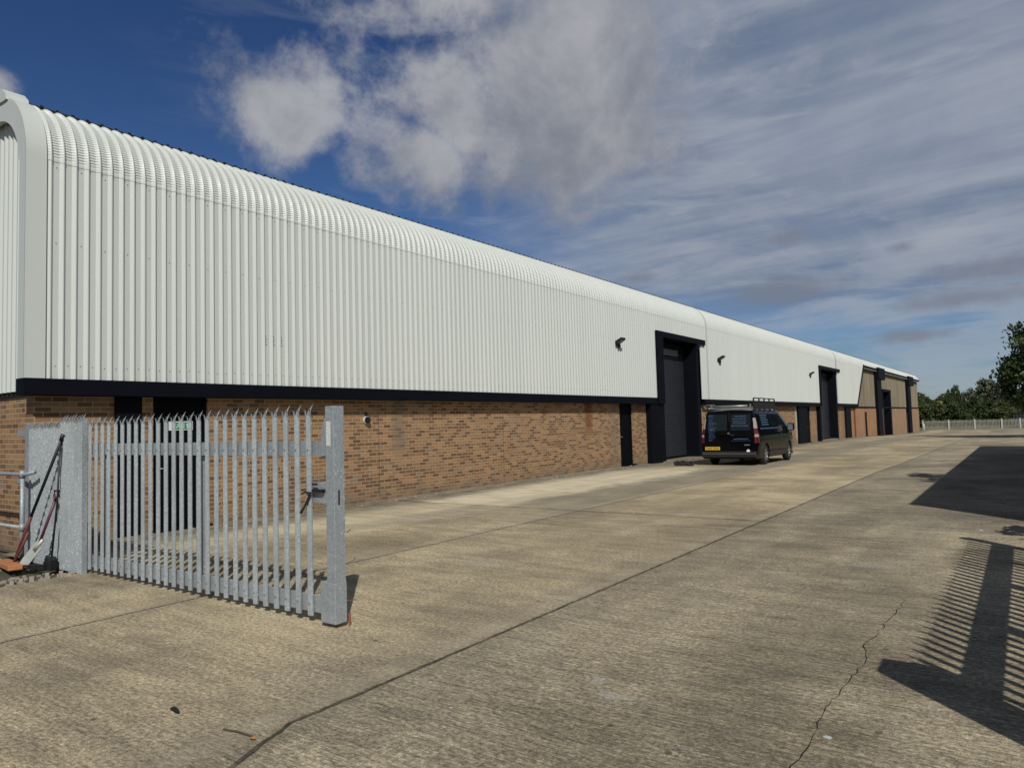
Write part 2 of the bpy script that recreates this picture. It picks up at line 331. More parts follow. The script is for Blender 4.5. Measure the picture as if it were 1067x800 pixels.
# ------------------------------------------------------------------ object helpers
def tag(o, label=None, cat=None, group=None, kind=None):
    if label: o['label'] = label
    if cat: o['category'] = cat
    if group: o['group'] = group
    if kind: o['kind'] = kind
    return o
def thing(name, label, cat, loc=(0, 0, 0), rz=0, group=None):
    o = bpy.data.objects.new(name, None); COL.objects.link(o); o.location = loc; o.rotation_euler = (0, 0, rz); o.empty_display_size = .2
    return tag(o, label, cat, group)
class MB:
    def __init__(s): s.v = []; s.f = []; s.mi = []; s.cur = 0
    def add(s, vs, fs):
        b = len(s.v); s.v += [tuple(q) for q in vs]; s.f += [tuple(b+i for i in f) for f in fs]; s.mi += [s.cur]*len(fs); return s
    def box(s, x0, x1, y0, y1, z0, z1):
        return s.add([(x0, y0, z0), (x1, y0, z0), (x1, y1, z0), (x0, y1, z0), (x0, y0, z1), (x1, y0, z1), (x1, y1, z1), (x0, y1, z1)],
                     [(0, 3, 2, 1), (4, 5, 6, 7), (0, 1, 5, 4), (1, 2, 6, 5), (2, 3, 7, 6), (3, 0, 4, 7)])
    def bar(s, a, b, w, h=None, up=(0, 0, 1)):
        a, b = Vector(a), Vector(b); h = h or w; d = (b-a).normalized(); u = Vector(up)
        if abs(d.dot(u)) > .95: u = Vector((0, 1, 0))
        r = d.cross(u).normalized(); u = r.cross(d).normalized(); P = []
        for q in (a, b):
            for i, j in ((-1, -1), (1, -1), (1, 1), (-1, 1)): P.append(q+r*(i*w/2)+u*(j*h/2))
        return s.add(P, [(0, 1, 2, 3), (7, 6, 5, 4), (0, 4, 5, 1), (1, 5, 6, 2), (2, 6, 7, 3), (3, 7, 4, 0)])
    def tube(s, pts, r, n=10, cap=True):
        pts = [Vector(p) for p in pts]; rs = r if isinstance(r, (list, tuple)) else [r]*len(pts); P = []; F = []
        for i, p in enumerate(pts):
            d = (pts[min(i+1, len(pts)-1)]-pts[max(i-1, 0)]).normalized(); u = Vector((0, 0, 1)) if abs(d.z) < .9 else Vector((1, 0, 0))
            a = d.cross(u).normalized(); b = d.cross(a).normalized()
            for j in range(n):
                t = 2*math.pi*j/n; P.append(p+(a*math.cos(t)+b*math.sin(t))*rs[i])
        for i in range(len(pts)-1):
            for j in range(n): F.append((i*n+j, i*n+(j+1) % n, (i+1)*n+(j+1) % n, (i+1)*n+j))
        if cap: F.append(tuple(range(n-1, -1, -1))); F.append(tuple((len(pts)-1)*n+j for j in range(n)))
        return s.add(P, F)
    def cyl(s, a, b, r, n=20): return s.tube([a, b], r, n)
    def prism(s, poly, axis, a, b):              # poly in the other two axes, extruded a..b
        def P(u, v, t): return {'x': (t, u, v), 'y': (u, t, v), 'z': (u, v, t)}[axis]
        n = len(poly)
        return s.add([P(u, v, a) for u, v in poly]+[P(u, v, b) for u, v in poly],
                     [tuple(range(n-1, -1, -1)), tuple(range(n, 2*n))]+[(i, (i+1) % n, n+(i+1) % n, n+i) for i in range(n)])
    def build(s, name, mats, parent=None, smooth=False, bevel=0, label=None):
        me = bpy.data.meshes.new(name); me.from_pydata(s.v, [], s.f)
        mats = mats if isinstance(mats, (list, tuple)) else [mats]
        for q in mats: me.materials.append(MATS[q])
        if len(mats) > 1: me.polygons.foreach_set('material_index', s.mi)
        bm = bmesh.new(); bm.from_mesh(me); bmesh.ops.recalc_face_normals(bm, faces=bm.faces); bm.to_mesh(me); bm.free()
        if smooth: me.polygons.foreach_set('use_smooth', [True]*len(me.polygons))
        o = bpy.data.objects.new(name, me); COL.objects.link(o)
        if bevel:
            m = o.modifiers.new('bevel', 'BEVEL'); m.width = bevel; m.segments = 2; m.limit_method = 'ANGLE'; m.angle_limit = R_(40)
        if parent: o.parent = parent
        if label: o['label'] = label
        return o
def dup(root, loc, rz=0, scale=1, **kw):
    r = root.copy(); COL.objects.link(r); r.location = loc; r.rotation_euler = (0, 0, rz)
    r.scale = (scale,)*3 if not isinstance(scale, tuple) else scale
    tag(r, **kw)
    for ch in list(root.children):
        c = ch.copy(); COL.objects.link(c); c.parent = r
        for g in list(ch.children):
            d = g.copy(); COL.objects.link(d); d.parent = c
    return r
def text_mesh(s, size, name, m, parent, M, extrude=.002):
    cu = bpy.data.curves.new(name, 'FONT'); cu.body = s; cu.size = size; cu.align_x = 'CENTER'; cu.align_y = 'CENTER'; cu.extrude = extrude
    t = bpy.data.objects.new(name, cu); COL.objects.link(t); bpy.context.view_layer.update()
    me = bpy.data.meshes.new_from_object(t.evaluated_get(bpy.context.evaluated_depsgraph_get()))
    bpy.data.objects.remove(t); o = bpy.data.objects.new(name, me); COL.objects.link(o); me.materials.clear(); me.materials.append(MATS[m])
    me.transform(M)
    if parent: o.parent = parent
    return o
ZP = [(-80, 0), (22, 0), (26, -.06), (47, -.17), (64, -.30), (80, -.62), (95, -.88), (108, -.93), (114, -.80), (150, -.6)]
def zg(y): return float(np.interp(y, [a for a, _ in ZP], [b for _, b in ZP]))

# ------------------------------------------------------------------ ground
def sheet(name, poly_x, ys, dz, m, kind='structure'):
    b = MB(); vs = []; fs = []; n = len(poly_x)
    for y in ys:
        for x in poly_x: vs.append((x, y, zg(y)+dz))
    for i in range(len(ys)-1):
        for j in range(n-1): fs.append((i*n+j, i*n+j+1, (i+1)*n+j+1, (i+1)*n+j))
    o = b.add(vs, fs).build(name, m); o['kind'] = kind; return o
sheet('ground', [-900, -200, -60, -30, -12, 0, 12, 40, 200, 900], [-80, -30, 0, 10, 22, 26, 36, 47, 64, 80, 95, 108, 114, 150, 300, 1500], -.06, 'soil')
yl = [-14, -6, 0, 3.9]; yr = [3.9, 8, 14, 22, 24, 26, 36, 47, 55, 64, 72, 80, 88, 95, 102, 108, 112.5]
b = MB(); vs = []; fs = []
random.seed(2)
edge = [(-9.05+random.uniform(-.05, .05) if y > -3 else -9.05, y) for y in [-14, -6, 0, 1, 1.8, 2.4, 2.8, 3.2, 3.5, 3.7, 3.9]]
for x, y in edge: vs += [(x, y, 0), (1.6, y, 0), (14, y, 0)]
for i in range(len(edge)-1):
    for j in range(2): fs.append((i*3+j, i*3+j+1, i*3+j+4, i*3+j+3))
b.add(vs, fs); vs = []; fs = []
for y in yr: vs += [(-11.56, y, zg(y)), (1.6, y, zg(y)), (14, y, zg(y))]
for i in range(len(yr)-1):
    for j in range(2): fs.append((i*3+j, i*3+j+1, i*3+j+4, i*3+j+3))
b.add(vs, fs); o = b.build('concrete_yard', 'concrete'); o['kind'] = 'structure'
sheet('meadow', [-400, -60, -12, 0, 60, 400], [113.2, 118, 125, 150, 190], -.02, 'grass')
# far slope with a strip of grass
b = MB(); vs = []; fs = []; xs = np.linspace(-500, 500, 41); ys = [185, 205, 230, 270, 400, 1500]; hz = [-.8, 2.6, 4.2, 5.2, 6.0, 6.0]
for y, h in zip(ys, hz):
    for x in xs: vs.append((x, y, h+math.sin(x*.021+y*.01)*.4*(h > 0)))
for i in range(len(ys)-1):
    for j in range(40): fs.append((i*41+j, i*41+j+1, i*41+42+j, i*41+41+j))
o = b.add(vs, fs).build('hillside', 'grass', smooth=True); o['kind'] = 'structure'
# cracks
def ribbon(name, pts, w, seed):
    random.seed(seed); P = []
    for i in range(len(pts)-1):
        (x0, y0), (x1, y1) = pts[i], pts[i+1]; n = max(2, int(math.hypot(x1-x0, y1-y0)/.07))
        for t in range(n): P.append((x0+(x1-x0)*t/n+random.gauss(0, .008), y0+(y1-y0)*t/n+random.gauss(0, .008)))
    P.append(pts[-1]); vs = []; fs = []
    for i, (x, y) in enumerate(P):
        ww = w*random.uniform(.3, 1.1)*min(1, i/6+.15, (len(P)-1-i)/10+.1)
        a = P[max(0, i-1)]; c = P[min(len(P)-1, i+1)]; dx, dy = c[0]-a[0], c[1]-a[1]; L = math.hypot(dx, dy) or 1
        vs += [(x-dy/L*ww, y+dx/L*ww, zg(y)+.004), (x+dy/L*ww, y-dx/L*ww, zg(y)+.004)]
    for i in range(len(P)-1): fs.append((2*i, 2*i+1, 2*i+3, 2*i+2))
    o = MB().add(vs, fs).build(name, 'dark_filler'); o['kind'] = 'structure'; return o
ribbon('ground_crack', [(-.97, 2.9), (-.94, 3.5), (-.95, 3.9), (-.97, 4.2), (-.95, 4.64), (-.92, 5.09), (-.95, 5.35), (-.985, 5.48), (-.985, 5.62), (-.945, 5.8), (-.935, 6.3), (-.9, 7.1)], .0038, 1)
ribbon('ground_crack', [(-.985, 5.55), (-1.0, 5.4), (-.99, 5.2)], .003, 2)
ribbon('ground_crack', [(-3.3, 7.9), (-2.95, 8.0), (-2.5, 7.95)], .006, 3)
ribbon('ground_crack', [(-3.4, 24.0), (-2.9, 24.6), (-2.4, 24.4)], .05, 4)
ribbon('ground_crack', [(-6.5, 11.1), (-5.4, 11.2), (-5.0, 10.9)], .010, 5)
ribbon('ground_crack', [(-4.4, 5.35), (-3.5, 5.5), (-2.8, 5.4)], .003, 6)

# ------------------------------------------------------------------ warehouse
W = thing('warehouse', 'long white ribbed metal warehouse on a brick base with curved eaves and black trim', 'warehouse', (-11.55, 4.1, 0))
def wb(mb, name, m, **kw):                      # build in world coords, parented to the warehouse
    o = mb.build(name, m, **kw); o.parent = W; o.matrix_parent_inverse = Matrix.Translation((11.55, -4.1, 0)); return o
XF, XW = -11.3, -11.55
def brick_run(y0, y1, z0=-1.3, z1=2.3): return MB().box(-11.8, XW, y0, y1, z0, z1)
runs = [(4.25, 5.39), (5.8, 6.0), (6.95, 22.5), (23.5, 24.65), (30.2, 46.5), (48.5, 49.0), (49.9, 51.7), (57.45, 61.0), (63.0, 69.9), (71.1, 75.9), (85.4, 97.3), (100.6, 110)]
for a, c in runs: wb(MB().box(-11.8, XW, a, c, -1.3, 2.12 if a > 62 else 2.3), 'brick_wall', 'brick')
wb(MB().box(-11.8, XW-.01, 69.9, 71.1, 1.75, 2.12), 'brick_wall', 'brick')
wb(MB().box(-34, -11.553, 4.253, 4.45, -.3, 2.45), 'end_wall', 'brick_end')
# core behind openings: dark doors and pillars
def blk(y0, y1, x0, x1, z0, z1, name, m='black_steel', bev=.006, label=None):
    return wb(MB().box(x0, x1, y0, y1, z0, z1), name, m, bevel=bev, label=label)
blk(5.392, 5.798, -11.75, -11.5, -.1, 2.25, 'pillar')
blk(24.652, 25.5, -12.2, -11.33, -.1, 2.2, 'pillar')
blk(46.502, 48.498, -11.8, -11.42, -.4, 2.2, 'pillar')
blk(61.002, 62.998, -11.8, -11.42, -.5, 2.2, 'pillar')
blk(97.302, 98.1, -11.8, -11.5, -1.2, 1.5, 'pillar', 'shutter_slate')
blk(48.2, 49.1, -11.9, -11.6, .9, 2.3, 'pillar') if False else None
def pdoor(y0, y1, zt, zb, x=-11.62, handle=True):
    d = wb(MB().box(x-.06, x, y0+.045, y1-.045, zb+.02, zt-.03), 'door', 'black_door', bevel=.004)
    f = MB().box(-11.8, x+.03, y0, y0+.045, zb, zt).box(-11.8, x+.03, y1-.045, y1, zb, zt).box(-11.8, x+.03, y0+.045, y1-.045, zt-.03, zt+.3)
    fo = f.build('frame', 'black_steel'); fo.parent = d
    if handle:
        h = MB().tube([(x, y0+.13, zb+1.02), (x+.05, y0+.13, zb+1.02), (x+.05, y0+.24, zb+1.02)], .011, 8).build('handle', 'rack_metal', smooth=True); h.parent = d
    s = MB().box(-11.6, -11.42, y0-.02, y1+.02, zb-.3, zb+.035).build('threshold', 'black_steel'); s.parent = d
pdoor(6.002, 6.948, 2.2, 0); pdoor(22.502, 23.498, 2.2, 0.0); pdoor(49.002, 49.898, 2.2, -.2); pdoor(69.902, 71.098, 1.75, -.45)
# fascia beams along the cladding foot
fas = MB().box(-11.545, XF+.01, 4.04, 25.25, 2.19, 2.43)
wb(fas, 'fascia', 'black_steel', bevel=.008)
wb(MB().box(-11.545, XF+.01, 30.25, 51.9, 2.19, 2.43), 'fascia', 'black_steel', bevel=.008)
wb(MB().box(-11.545, XF+.01, 57.5, 65.4, 2.19, 2.43), 'fascia', 'black_steel', bevel=.008)
wb(MB().box(-11.58, XW+.06, 65.6, 110, 2.12, 2.24), 'panel_flashing', 'black_steel')
# soffit above the brick behind the fascia
for a, c in ((4.3, 25.2), (30.2, 51.9), (57.5, 65.4)): wb(MB().box(-12.4, -11.552, a, c, 2.3, 2.42), 'soffit', 'dark_filler')
# ribbed cladding
PIT = .17
def ycuts(y0, y1):
    out = []; k0 = int(math.floor(y0/PIT))
    y = k0*PIT
    while y < y1+PIT:
        for a, d in ((0, 0), (.080, 0), (.125, .034), (.137, .034), (.165, 0)):
            if y0 <= y+a <= y1: out.append((y+a, d))
        y += PIT
    if not out or out[0][0] > y0+.001: out.insert(0, (y0, 0))
    if out[-1][0] < y1-.001: out.append((y1, 0))
    return out
def flat_sheet(y0, y1, zbf, zt, name='cladding_panel', x=XF-.04):
    vs = []; fs = []; c = ycuts(y0, y1)
    for y, d in c:
        zb = zbf(y) if callable(zbf) else zbf
        vs += [(x+d, y, zb), (x+d, y, max(zt, zb+.01))]
    for i in range(len(c)-1): fs.append((2*i, 2*i+2, 2*i+3, 2*i+1))
    return wb(MB().add(vs, fs), name, 'cladding')
AC, AR = (-12.34, 5.66), 1.0                      # arc centre and radius
def arc_sheet(y0, y1, crimp, off=.006):
    path = [(0, XF-.04+off, 5.62, 1, 0, 1), (0, XF-.04+off, AC[1], 1, 0, 1)]
    L = AR*math.pi/2; n = 36 if crimp else 12
    for i in range(1, n+1):
        t = math.pi/2*.985*i/n
        for s_ in ((0, 1) if crimp else (1,)):
            tt = t-(.25*math.pi/2/n if s_ == 0 else 0)
            path.append((i if s_ else -i, AC[0]+(AR+off)*math.cos(tt), AC[1]+(AR+off)*math.sin(tt), math.cos(tt), math.sin(tt), 1))
    vs = []; fs = []; c = ycuts(y0, y1); m = len(path)
    for y, d in c:
        for q in path:
            dd = d
            if crimp and q[0] < 0 and d == 0 and q[0] > -27: dd = -.011
            vs.append((q[1]+q[3]*dd, y, q[2]+q[4]*dd))
    for i in range(len(c)-1):
        for j in range(m-1): fs.append((i*m+j, (i+1)*m+j, (i+1)*m+j+1, i*m+j+1))
    return wb(MB().add(vs, fs), 'eave_sheet', 'cladding')
ZS = 5.7
flat_sheet(4.30, 25.3, 2.432, ZS); flat_sheet(25.3, 29.9, 4.9, ZS); flat_sheet(29.9, 30.62, 2.432, ZS)
flat_sheet(30.78, 51.95, 2.432, ZS); flat_sheet(51.95, 57.45, 4.85, ZS); flat_sheet(57.45, 57.6, 2.432, ZS)
flat_sheet(57.76, 69.2, lambda y: 2.432 if y < 65.5 else min(5.69, 2.432+(y-65.5)*.97), ZS)
arc_sheet(4.30, 30.62, True); arc_sheet(30.78, 57.6, False); arc_sheet(57.76, 109.9, False)
# movement-joint cover strips following the section
def strip(y0, y1, off, name, zb=2.432, m='cladding', thick=.03):
    o_, i_ = [], []
    pts = [(XF-.04+off, zb, 1, 0), (XF-.04+off, AC[1], 1, 0)]+[(AC[0]+(AR+off)*math.cos(t), AC[1]+(AR+off)*math.sin(t), math.cos(t), math.sin(t)) for t in np.linspace(.05, math.pi/2, 22)]
    vs = []; fs = []
    for x, z, nx, nz in pts:
        for yy in (y0, y1): vs += [(x, yy, z), (x-nx*thick, yy, z-nz*thick)]
    for i in range(len(pts)-1):
        a = i*4; fs += [(a, a+2, a+6, a+4), (a, a+4, a+5, a+1), (a+2, a+3, a+7, a+6)]
    return wb(MB().add(vs, fs), name, m, smooth=False)
strip(30.60, 30.74, .05, 'joint_cover', thick=.10); strip(57.62, 57.72, .05, 'joint_cover', thick=.10)
strip(30.742, 30.80, .010, 'joint_shadow_gap', m='grey_plastic', thick=.05); strip(57.722, 57.86, .028, 'joint_shadow_gap', m='grey_plastic', thick=.05); strip(57.54, 57.618, .028, 'joint_shadow_gap', m='grey_plastic', thick=.05)  # dark strips colour in the shadow gap beside each cover
# corner trim (front face) and gable arch (end face)
strip(4.05, 4.32, .040, 'corner_trim', thick=.05)
vs = []; fs = []; W2 = .21
oo = [(XF, 2.30), (XF, AC[1])]+[(AC[0]+(AR+.04)*math.cos(t), AC[1]+(AR+.04)*math.sin(t)) for t in np.linspace(.05, math.pi/2, 22)]+[(-34, 6.70)]
ii = [(XF-W2, 2.30), (XF-W2, AC[1]-.1)]+[(AC[0]-.03+(AR-W2+.04)*math.cos(t), AC[1]-.1+(AR-W2+.0)*math.sin(t)) for t in np.linspace(.05, math.pi/2, 22)]+[(-34, 6.35)]
for (x, z), (u, v) in zip(oo, ii): vs += [(x, 4.046, z), (u, 4.046, v), (u, 4.12, v)]
for i in range(len(oo)-1):
    a = i*3; fs += [(a, a+3, a+4, a+1), (a+1, a+4, a+5, a+2)]
wb(MB().add(vs, fs), 'gable_trim', 'cladding')
# end wall ribbed sheet
vs = []; fs = []; x = -11.45; prof = []
while x > -34:
    for a, d in ((0, 0), (.065, 0), (.10, .034), (.14, .034), (.168, 0)): prof.append((x-a, d))
    x -= PIT
for x, d in prof: vs += [(x, 4.20-d, 2.27), (x, 4.20-d, 6.42 if x < -12.3 else AC[1]-.1+math.sqrt(max(0, .9**2-min(.9, x-AC[0])**2)))]
for i in range(len(prof)-1): fs.append((2*i, 2*i+1, 2*i+3, 2*i+2))
wb(MB().add(vs, fs), 'end_cladding', 'cladding')
wb(MB().box(-34, XW-.02, 4.215, 4.25, 2.2, 2.5), 'end_flashing', 'dark_filler')
wb(MB().box(-34, -12.25, 4.235, 4.248, 2.3, 6.5).box(-12.248, -11.62, 4.235, 4.248, 2.3, 6.05), 'end_lining', 'dark_filler')
# verge cap
wb(MB().prism([(-11.98, 6.69), (-11.95, 6.60), (-12.1, 6.60), (-34, 8.0), (-34, 8.1), (-12.12, 6.80)], 'y', 4.02, 4.32), 'verge_cap', 'cladding')
# roof sheet with ribs and closures at its edge, coloured dark for the shade in the rib voids
vs = []; fs = []; prof = []; y = 4.33
while y < 110:
    for a, d in ((0, 0), (.13, 0), (.155, .03), (.195, .03), (.22, 0)): prof.append((y+a, d))
    y += .22
for y, d in prof: vs += [(-11.99, y, 6.64+d), (-34, y, 8.12+d)]
for i in range(len(prof)-1): fs.append((2*i, 2*i+2, 2*i+3, 2*i+1))
wb(MB().add(vs, fs), 'roof', 'roof_sheet')
b = MB(); y = 4.33
while y < 110:
    b.prism([(y+.14, 6.64), (y+.205, 6.64), (y+.19, 6.675), (y+.155, 6.675)], 'x', -12.02, -11.975); y += .22
wb(b, 'eave_closure_shade', 'dark_filler')['kind'] = 'stuff'
wb(MB().box(-12.02, -11.985, 4.33, 110, 6.60, 6.652), 'eave_lip', 'dark_filler')
# shell: lining walls, far gable, back
wb(MB().box(-34, -12.25, 110-.2, 110-.05, -1.3, 6.6), 'far_end_wall', 'brick_end')
wb(MB().box(-34.2, -34, 4.2, 110, -1.3, 8.1), 'rear_wall', 'tan_panel')
wb(MB().box(-12.45, -12.40, 4.3, 25.2, -.2, 6.3).box(-12.45, -12.40, 30.2, 51.9, -.3, 6.3).box(-12.45, -12.40, 57.5, 79, -.9, 6.3).box(-12.45, -12.4, 86, 109.8, -1.3, 6.3), 'lining', 'dark_filler')
# screws
b = MB()
rows = [(5.54, 2), (4.42, 2), (2.62, 1)]
for zr, st in rows:
    i = 0; y = math.ceil(4.35/PIT)*PIT
    while y < 30:
        if not (25.2 < y < 30 and zr < 5.2) and i % st == 0: b.box(XF-.041, XF-.033, y+.036, y+.046, zr-.006+(.01*math.sin(y*7)), zr+.005+(.01*math.sin(y*7)))
        y += PIT; i += 1
for i in range(3):
    for zz in (3.23, 3.33): b.box(XF-.005, XF+.003, 7.955+i*PIT, 7.975+i*PIT, zz, zz+.018)
o = wb(b, 'fixing_screws', 'grey_plastic'); o['kind'] = 'stuff'
# slanted trim where the white sheet stops
b = MB(); b.bar((XF-.03, 65.35, 2.3), (XF-.03, 69.05, 5.86), .14, .22)
wb(b, 'slanted_trim', 'black_steel')
wb(MB().box(-11.6, XF+.01, 68.9, 110, 5.66, 5.90), 'fascia', 'black_steel', bevel=.008)
wb(MB().box(-12.3, -11.6, 65.5, 109.9, 5.6, 5.72), 'soffit', 'dark_filler')
# tan panels
vs = []; fs = []; prof = []
for a, c in ((64.5, 76), (78.3, 109.95)):
    pr = []; y = a
    while y < c:
        for q, d in ((0, 0), (.16, 0), (.19, .025), (.26, .025), (.29, 0)): pr.append((min(y+q, c), d))
        y += .33
    prof.append(pr)
for pr in prof:
    vs = []; fs = []
    for y, d in pr:
        zb = 4.0 if 80.4 < y < 85.5 else 2.2
        vs += [(-11.60+d, y, zb), (-11.60+d, y, 5.7)]
    for i in range(len(pr)-1): fs.append((2*i, 2*i+2, 2*i+3, 2*i+1))
    wb(MB().add(vs, fs), 'wall_panel', 'tan_panel')
# tall box columns
for y0, y1, yc in ((75.9, 78.3, 79.9), (98.1, 100.6, 102.6)):
    c = wb(MB().box(-11.9, XF, y0, y1, -1.3, 5.7), 'column', 'black_steel', bevel=.01)
    k_ = MB().box(-11.7, -11.15, y0+.1, yc, 4.9, 6.02).build('column_head', 'black_steel', bevel=.01); k_.parent = c
# third door, tall and black
d = wb(MB().box(-12.2, -12.1, 80.4, 85.4, -1.3, 4.1), 'roller_door', 'shutter_slate')
f_ = MB().box(-12.1, -11.5, 80.2, 80.42, -1.3, 4.0).box(-12.1, -11.48, 84.7, 85.42, -1.3, 4.0).box(-12.1, -11.48, 80.2, 85.42, 3.8, 4.05).build('frame', 'black_steel'); f_.parent = d
wb(MB().box(-11.8, XW, 78.3, 80.2, -1.3, 2.12), 'brick_wall', 'brick')
# roller doors with slats in deep black reveals
def roller(y0, y1, hy0, hy1, xd, zb, zt):
    n = int((zt-zb)/.095); prof = []
    for i in range(n):
        for a in (0, .2, .5, .8): prof.append((zb+(i+a)*.095, .022*math.sin(math.pi*a)))
    prof.append((zb+n*.095, 0)); vs = []; fs = []
    for z, dd in prof: vs += [(xd+dd, y0, z), (xd+dd, y1, z)]
    for i in range(len(prof)-1): fs.append((2*i, 2*i+1, 2*i+3, 2*i+2))
    d = wb(MB().add(vs, fs), 'roller_door', 'shutter_slate')
    def ch(mb, nm, m='black_steel', bv=.006):
        q = mb.build(nm, m, bevel=bv); q.parent = d; return q
    ch(MB().box(xd-.05, xd+.12, y0-.02, y0+.11, zb-.1, zt), 'guide_rail'); ch(MB().box(xd-.05, xd+.12, y1-.11, y1+.02, zb-.1, zt), 'guide_rail')
    ch(MB().box(xd-.2, xd+.10, y0, y1, zt-.10, zt+.25), 'shutter_box', 'black_door')
    ch(MB().box(xd+.02, xd+.07, y0, y1, zb-.02, zb+.12), 'bottom_rail', 'black_steel')
    ch(MB().box(xd-.1, -11.36, y0-.35, y0-.02, zb-.1, zt+.25), 'jamb'); ch(MB().box(xd-.1, -11.30, y1+.02, y1+.30, zb-.1, zt+.25), 'jamb')
    ch(MB().box(-11.36, -11.24, hy0, y0-.1, 2.2, 4.80), 'door_trim'); ch(MB().box(-11.36, -11.24, hy0-.0, hy1, 4.80, 5.02), 'header')
    ch(MB().box(xd-.1, -11.36, y0-.3, y1+.3, 4.78, 4.9), 'jamb')
    ch(MB().box(-11.50, -11.24, y1+.05, y1+.30, 4.55, 4.80), 'bracket')
    return d
r1 = roller(25.9, 29.3, 25.25, 30.35, -11.86, -.05, 4.5)
p_ = MB().box(-11.745, -11.70, 26.3, 28.3, 4.22, 4.46).build('light_panel', 'grey_plastic', bevel=.004); p_.parent = r1
blk(25.45, 25.9, -11.9, -11.34, -.1, 2.2, 'pillar')
blk(29.45, 30.2, -11.9, -11.50, -.3, 2.3, 'pillar')
roller(52.3, 57.1, 51.95, 58.6, -11.86, -.22, 4.4)
wb(MB().box(-12.4, -11.2, 25.6, 29.5, -.3, -.02), 'threshold_slab', 'concrete')
wb(MB().box(-12.4, -11.3, 52, 57.3, -.6, -.16), 'threshold_slab', 'concrete')
# downpipe
wb(MB().tube([(-11.47, 64.9, 2.2), (-11.47, 64.9, -.3)], .05, 8), 'downpipe', 'rust')
# corner bracket bits on the end wall
wb(MB().box(-10.9, -10.6, 4.0, 4.1, 0, 0.01), 'wall_plate', 'galvanised') if False else None

# ------------------------------------------------------------------ wall-mounted things
def floodlight(y, z, label):
    t = thing('floodlight', label, 'floodlight', (XF, y, z), 0, 'floodlights on the white cladding')
    MB().box(-.03, .02, -.06, .06, -.07, .07).build('wall_plate', 'black_plastic', t, bevel=.004)
    MB().tube([(.0, 0, -.10), (.08, 0, -.08), (.12, 0, .04)], .022, 8).build('arm', 'black_plastic', t, smooth=True)
    MB().prism([(.04, -.04), (.26, .09), (.28, .15), (.25, .17), (.02, .06)], 'y', -.15, .15).build('lamp_housing', 'black_plastic', t, bevel=.008)
    MB().prism([(.06, -.036), (.25, .076), (.25, .084), (.06, -.02)], 'y', -.13, .13).build('lens', 'grey_plastic', t)
    for s in (-.12, .0, .12): pass
    MB().box(-.03, .06, .10, .18, -.16, -.04).build('junction_box', 'black_plastic', t, bevel=.004)
    return t
floodlight(22.0, 4.28, 'black floodlight on white cladding left of the nearer roller door')
floodlight(32.1, 4.28, 'black floodlight high on white cladding above the parked van')
floodlight(49.3, 4.28, 'black floodlight on white cladding just left of the farther tall door')
t = thing('wall_camera', 'small grey dome camera on the brick wall under the fascia', 'camera', (XW, 10.62, 1.76))
MB().cyl((0, 0, 0), (.05, 0, 0), .085, 24).build('mount', 'white_plastic', t, bevel=.004)
b = MB(); vs = []; fs = []
for i in range(7):
    a = math.pi/2*i/6
    for j in range(20): vs.append((.05+.075*math.sin(a), .075*math.cos(a)*math.cos(j*math.pi/10), .075*math.cos(a)*math.sin(j*math.pi/10)))
for i in range(6):
    for j in range(20): fs.append((i*20+j, i*20+(j+1) % 20, (i+1)*20+(j+1) % 20, (i+1)*20+j))
b.add(vs, fs).build('dome', 'van_glass', t, smooth=True)
MB().box(0, .05, -.03, .03, .09, .17).build('cable_box', 'black_plastic', t, bevel=.004)
# exit sign on the black door
t = thing('exit_sign', 'green and white exit sign on the black door behind the gate', 'sign', (-11.60, 6.50, 1.72))
MB().box(-.012, 0, -.21, .21, -.075, .075).build('sign_board', 'sign_white', t)
MB().box(0, .003, -.125, .20, -.060, .060).build('panel', 'sign_green', t)
b = MB()                                       # running figure, door, arrow
b.cyl((.003, -.035, .036), (.006, -.035, .036), .013, 12)
b.bar((.0045, -.035, .022), (.0045, -.055, -.008), .003, .020, (0, 1, 0)); b.bar((.0045, -.055, -.008), (.0045, -.02, -.02), .003, .014); b.bar((.0045, -.02, -.02), (.0045, -.025, -.045), .003, .013)
b.bar((.0045, -.055, -.008), (.0045, -.085, -.035), .003, .014); b.bar((.0045, -.04, .018), (.0045, -.005, .005), .003, .010); b.bar((.0045, -.04, .018), (.0045, -.075, .02), .003, .010)
b.box(.003, .006, .01, .055, -.048, .048)
b.box(.003, .006, .10, .12, -.045, .01); b.prism([(.085, .005), (.135, .005), (.11, .045)], 'x', .003, .006)
b.build('pictogram', 'sign_white', t)

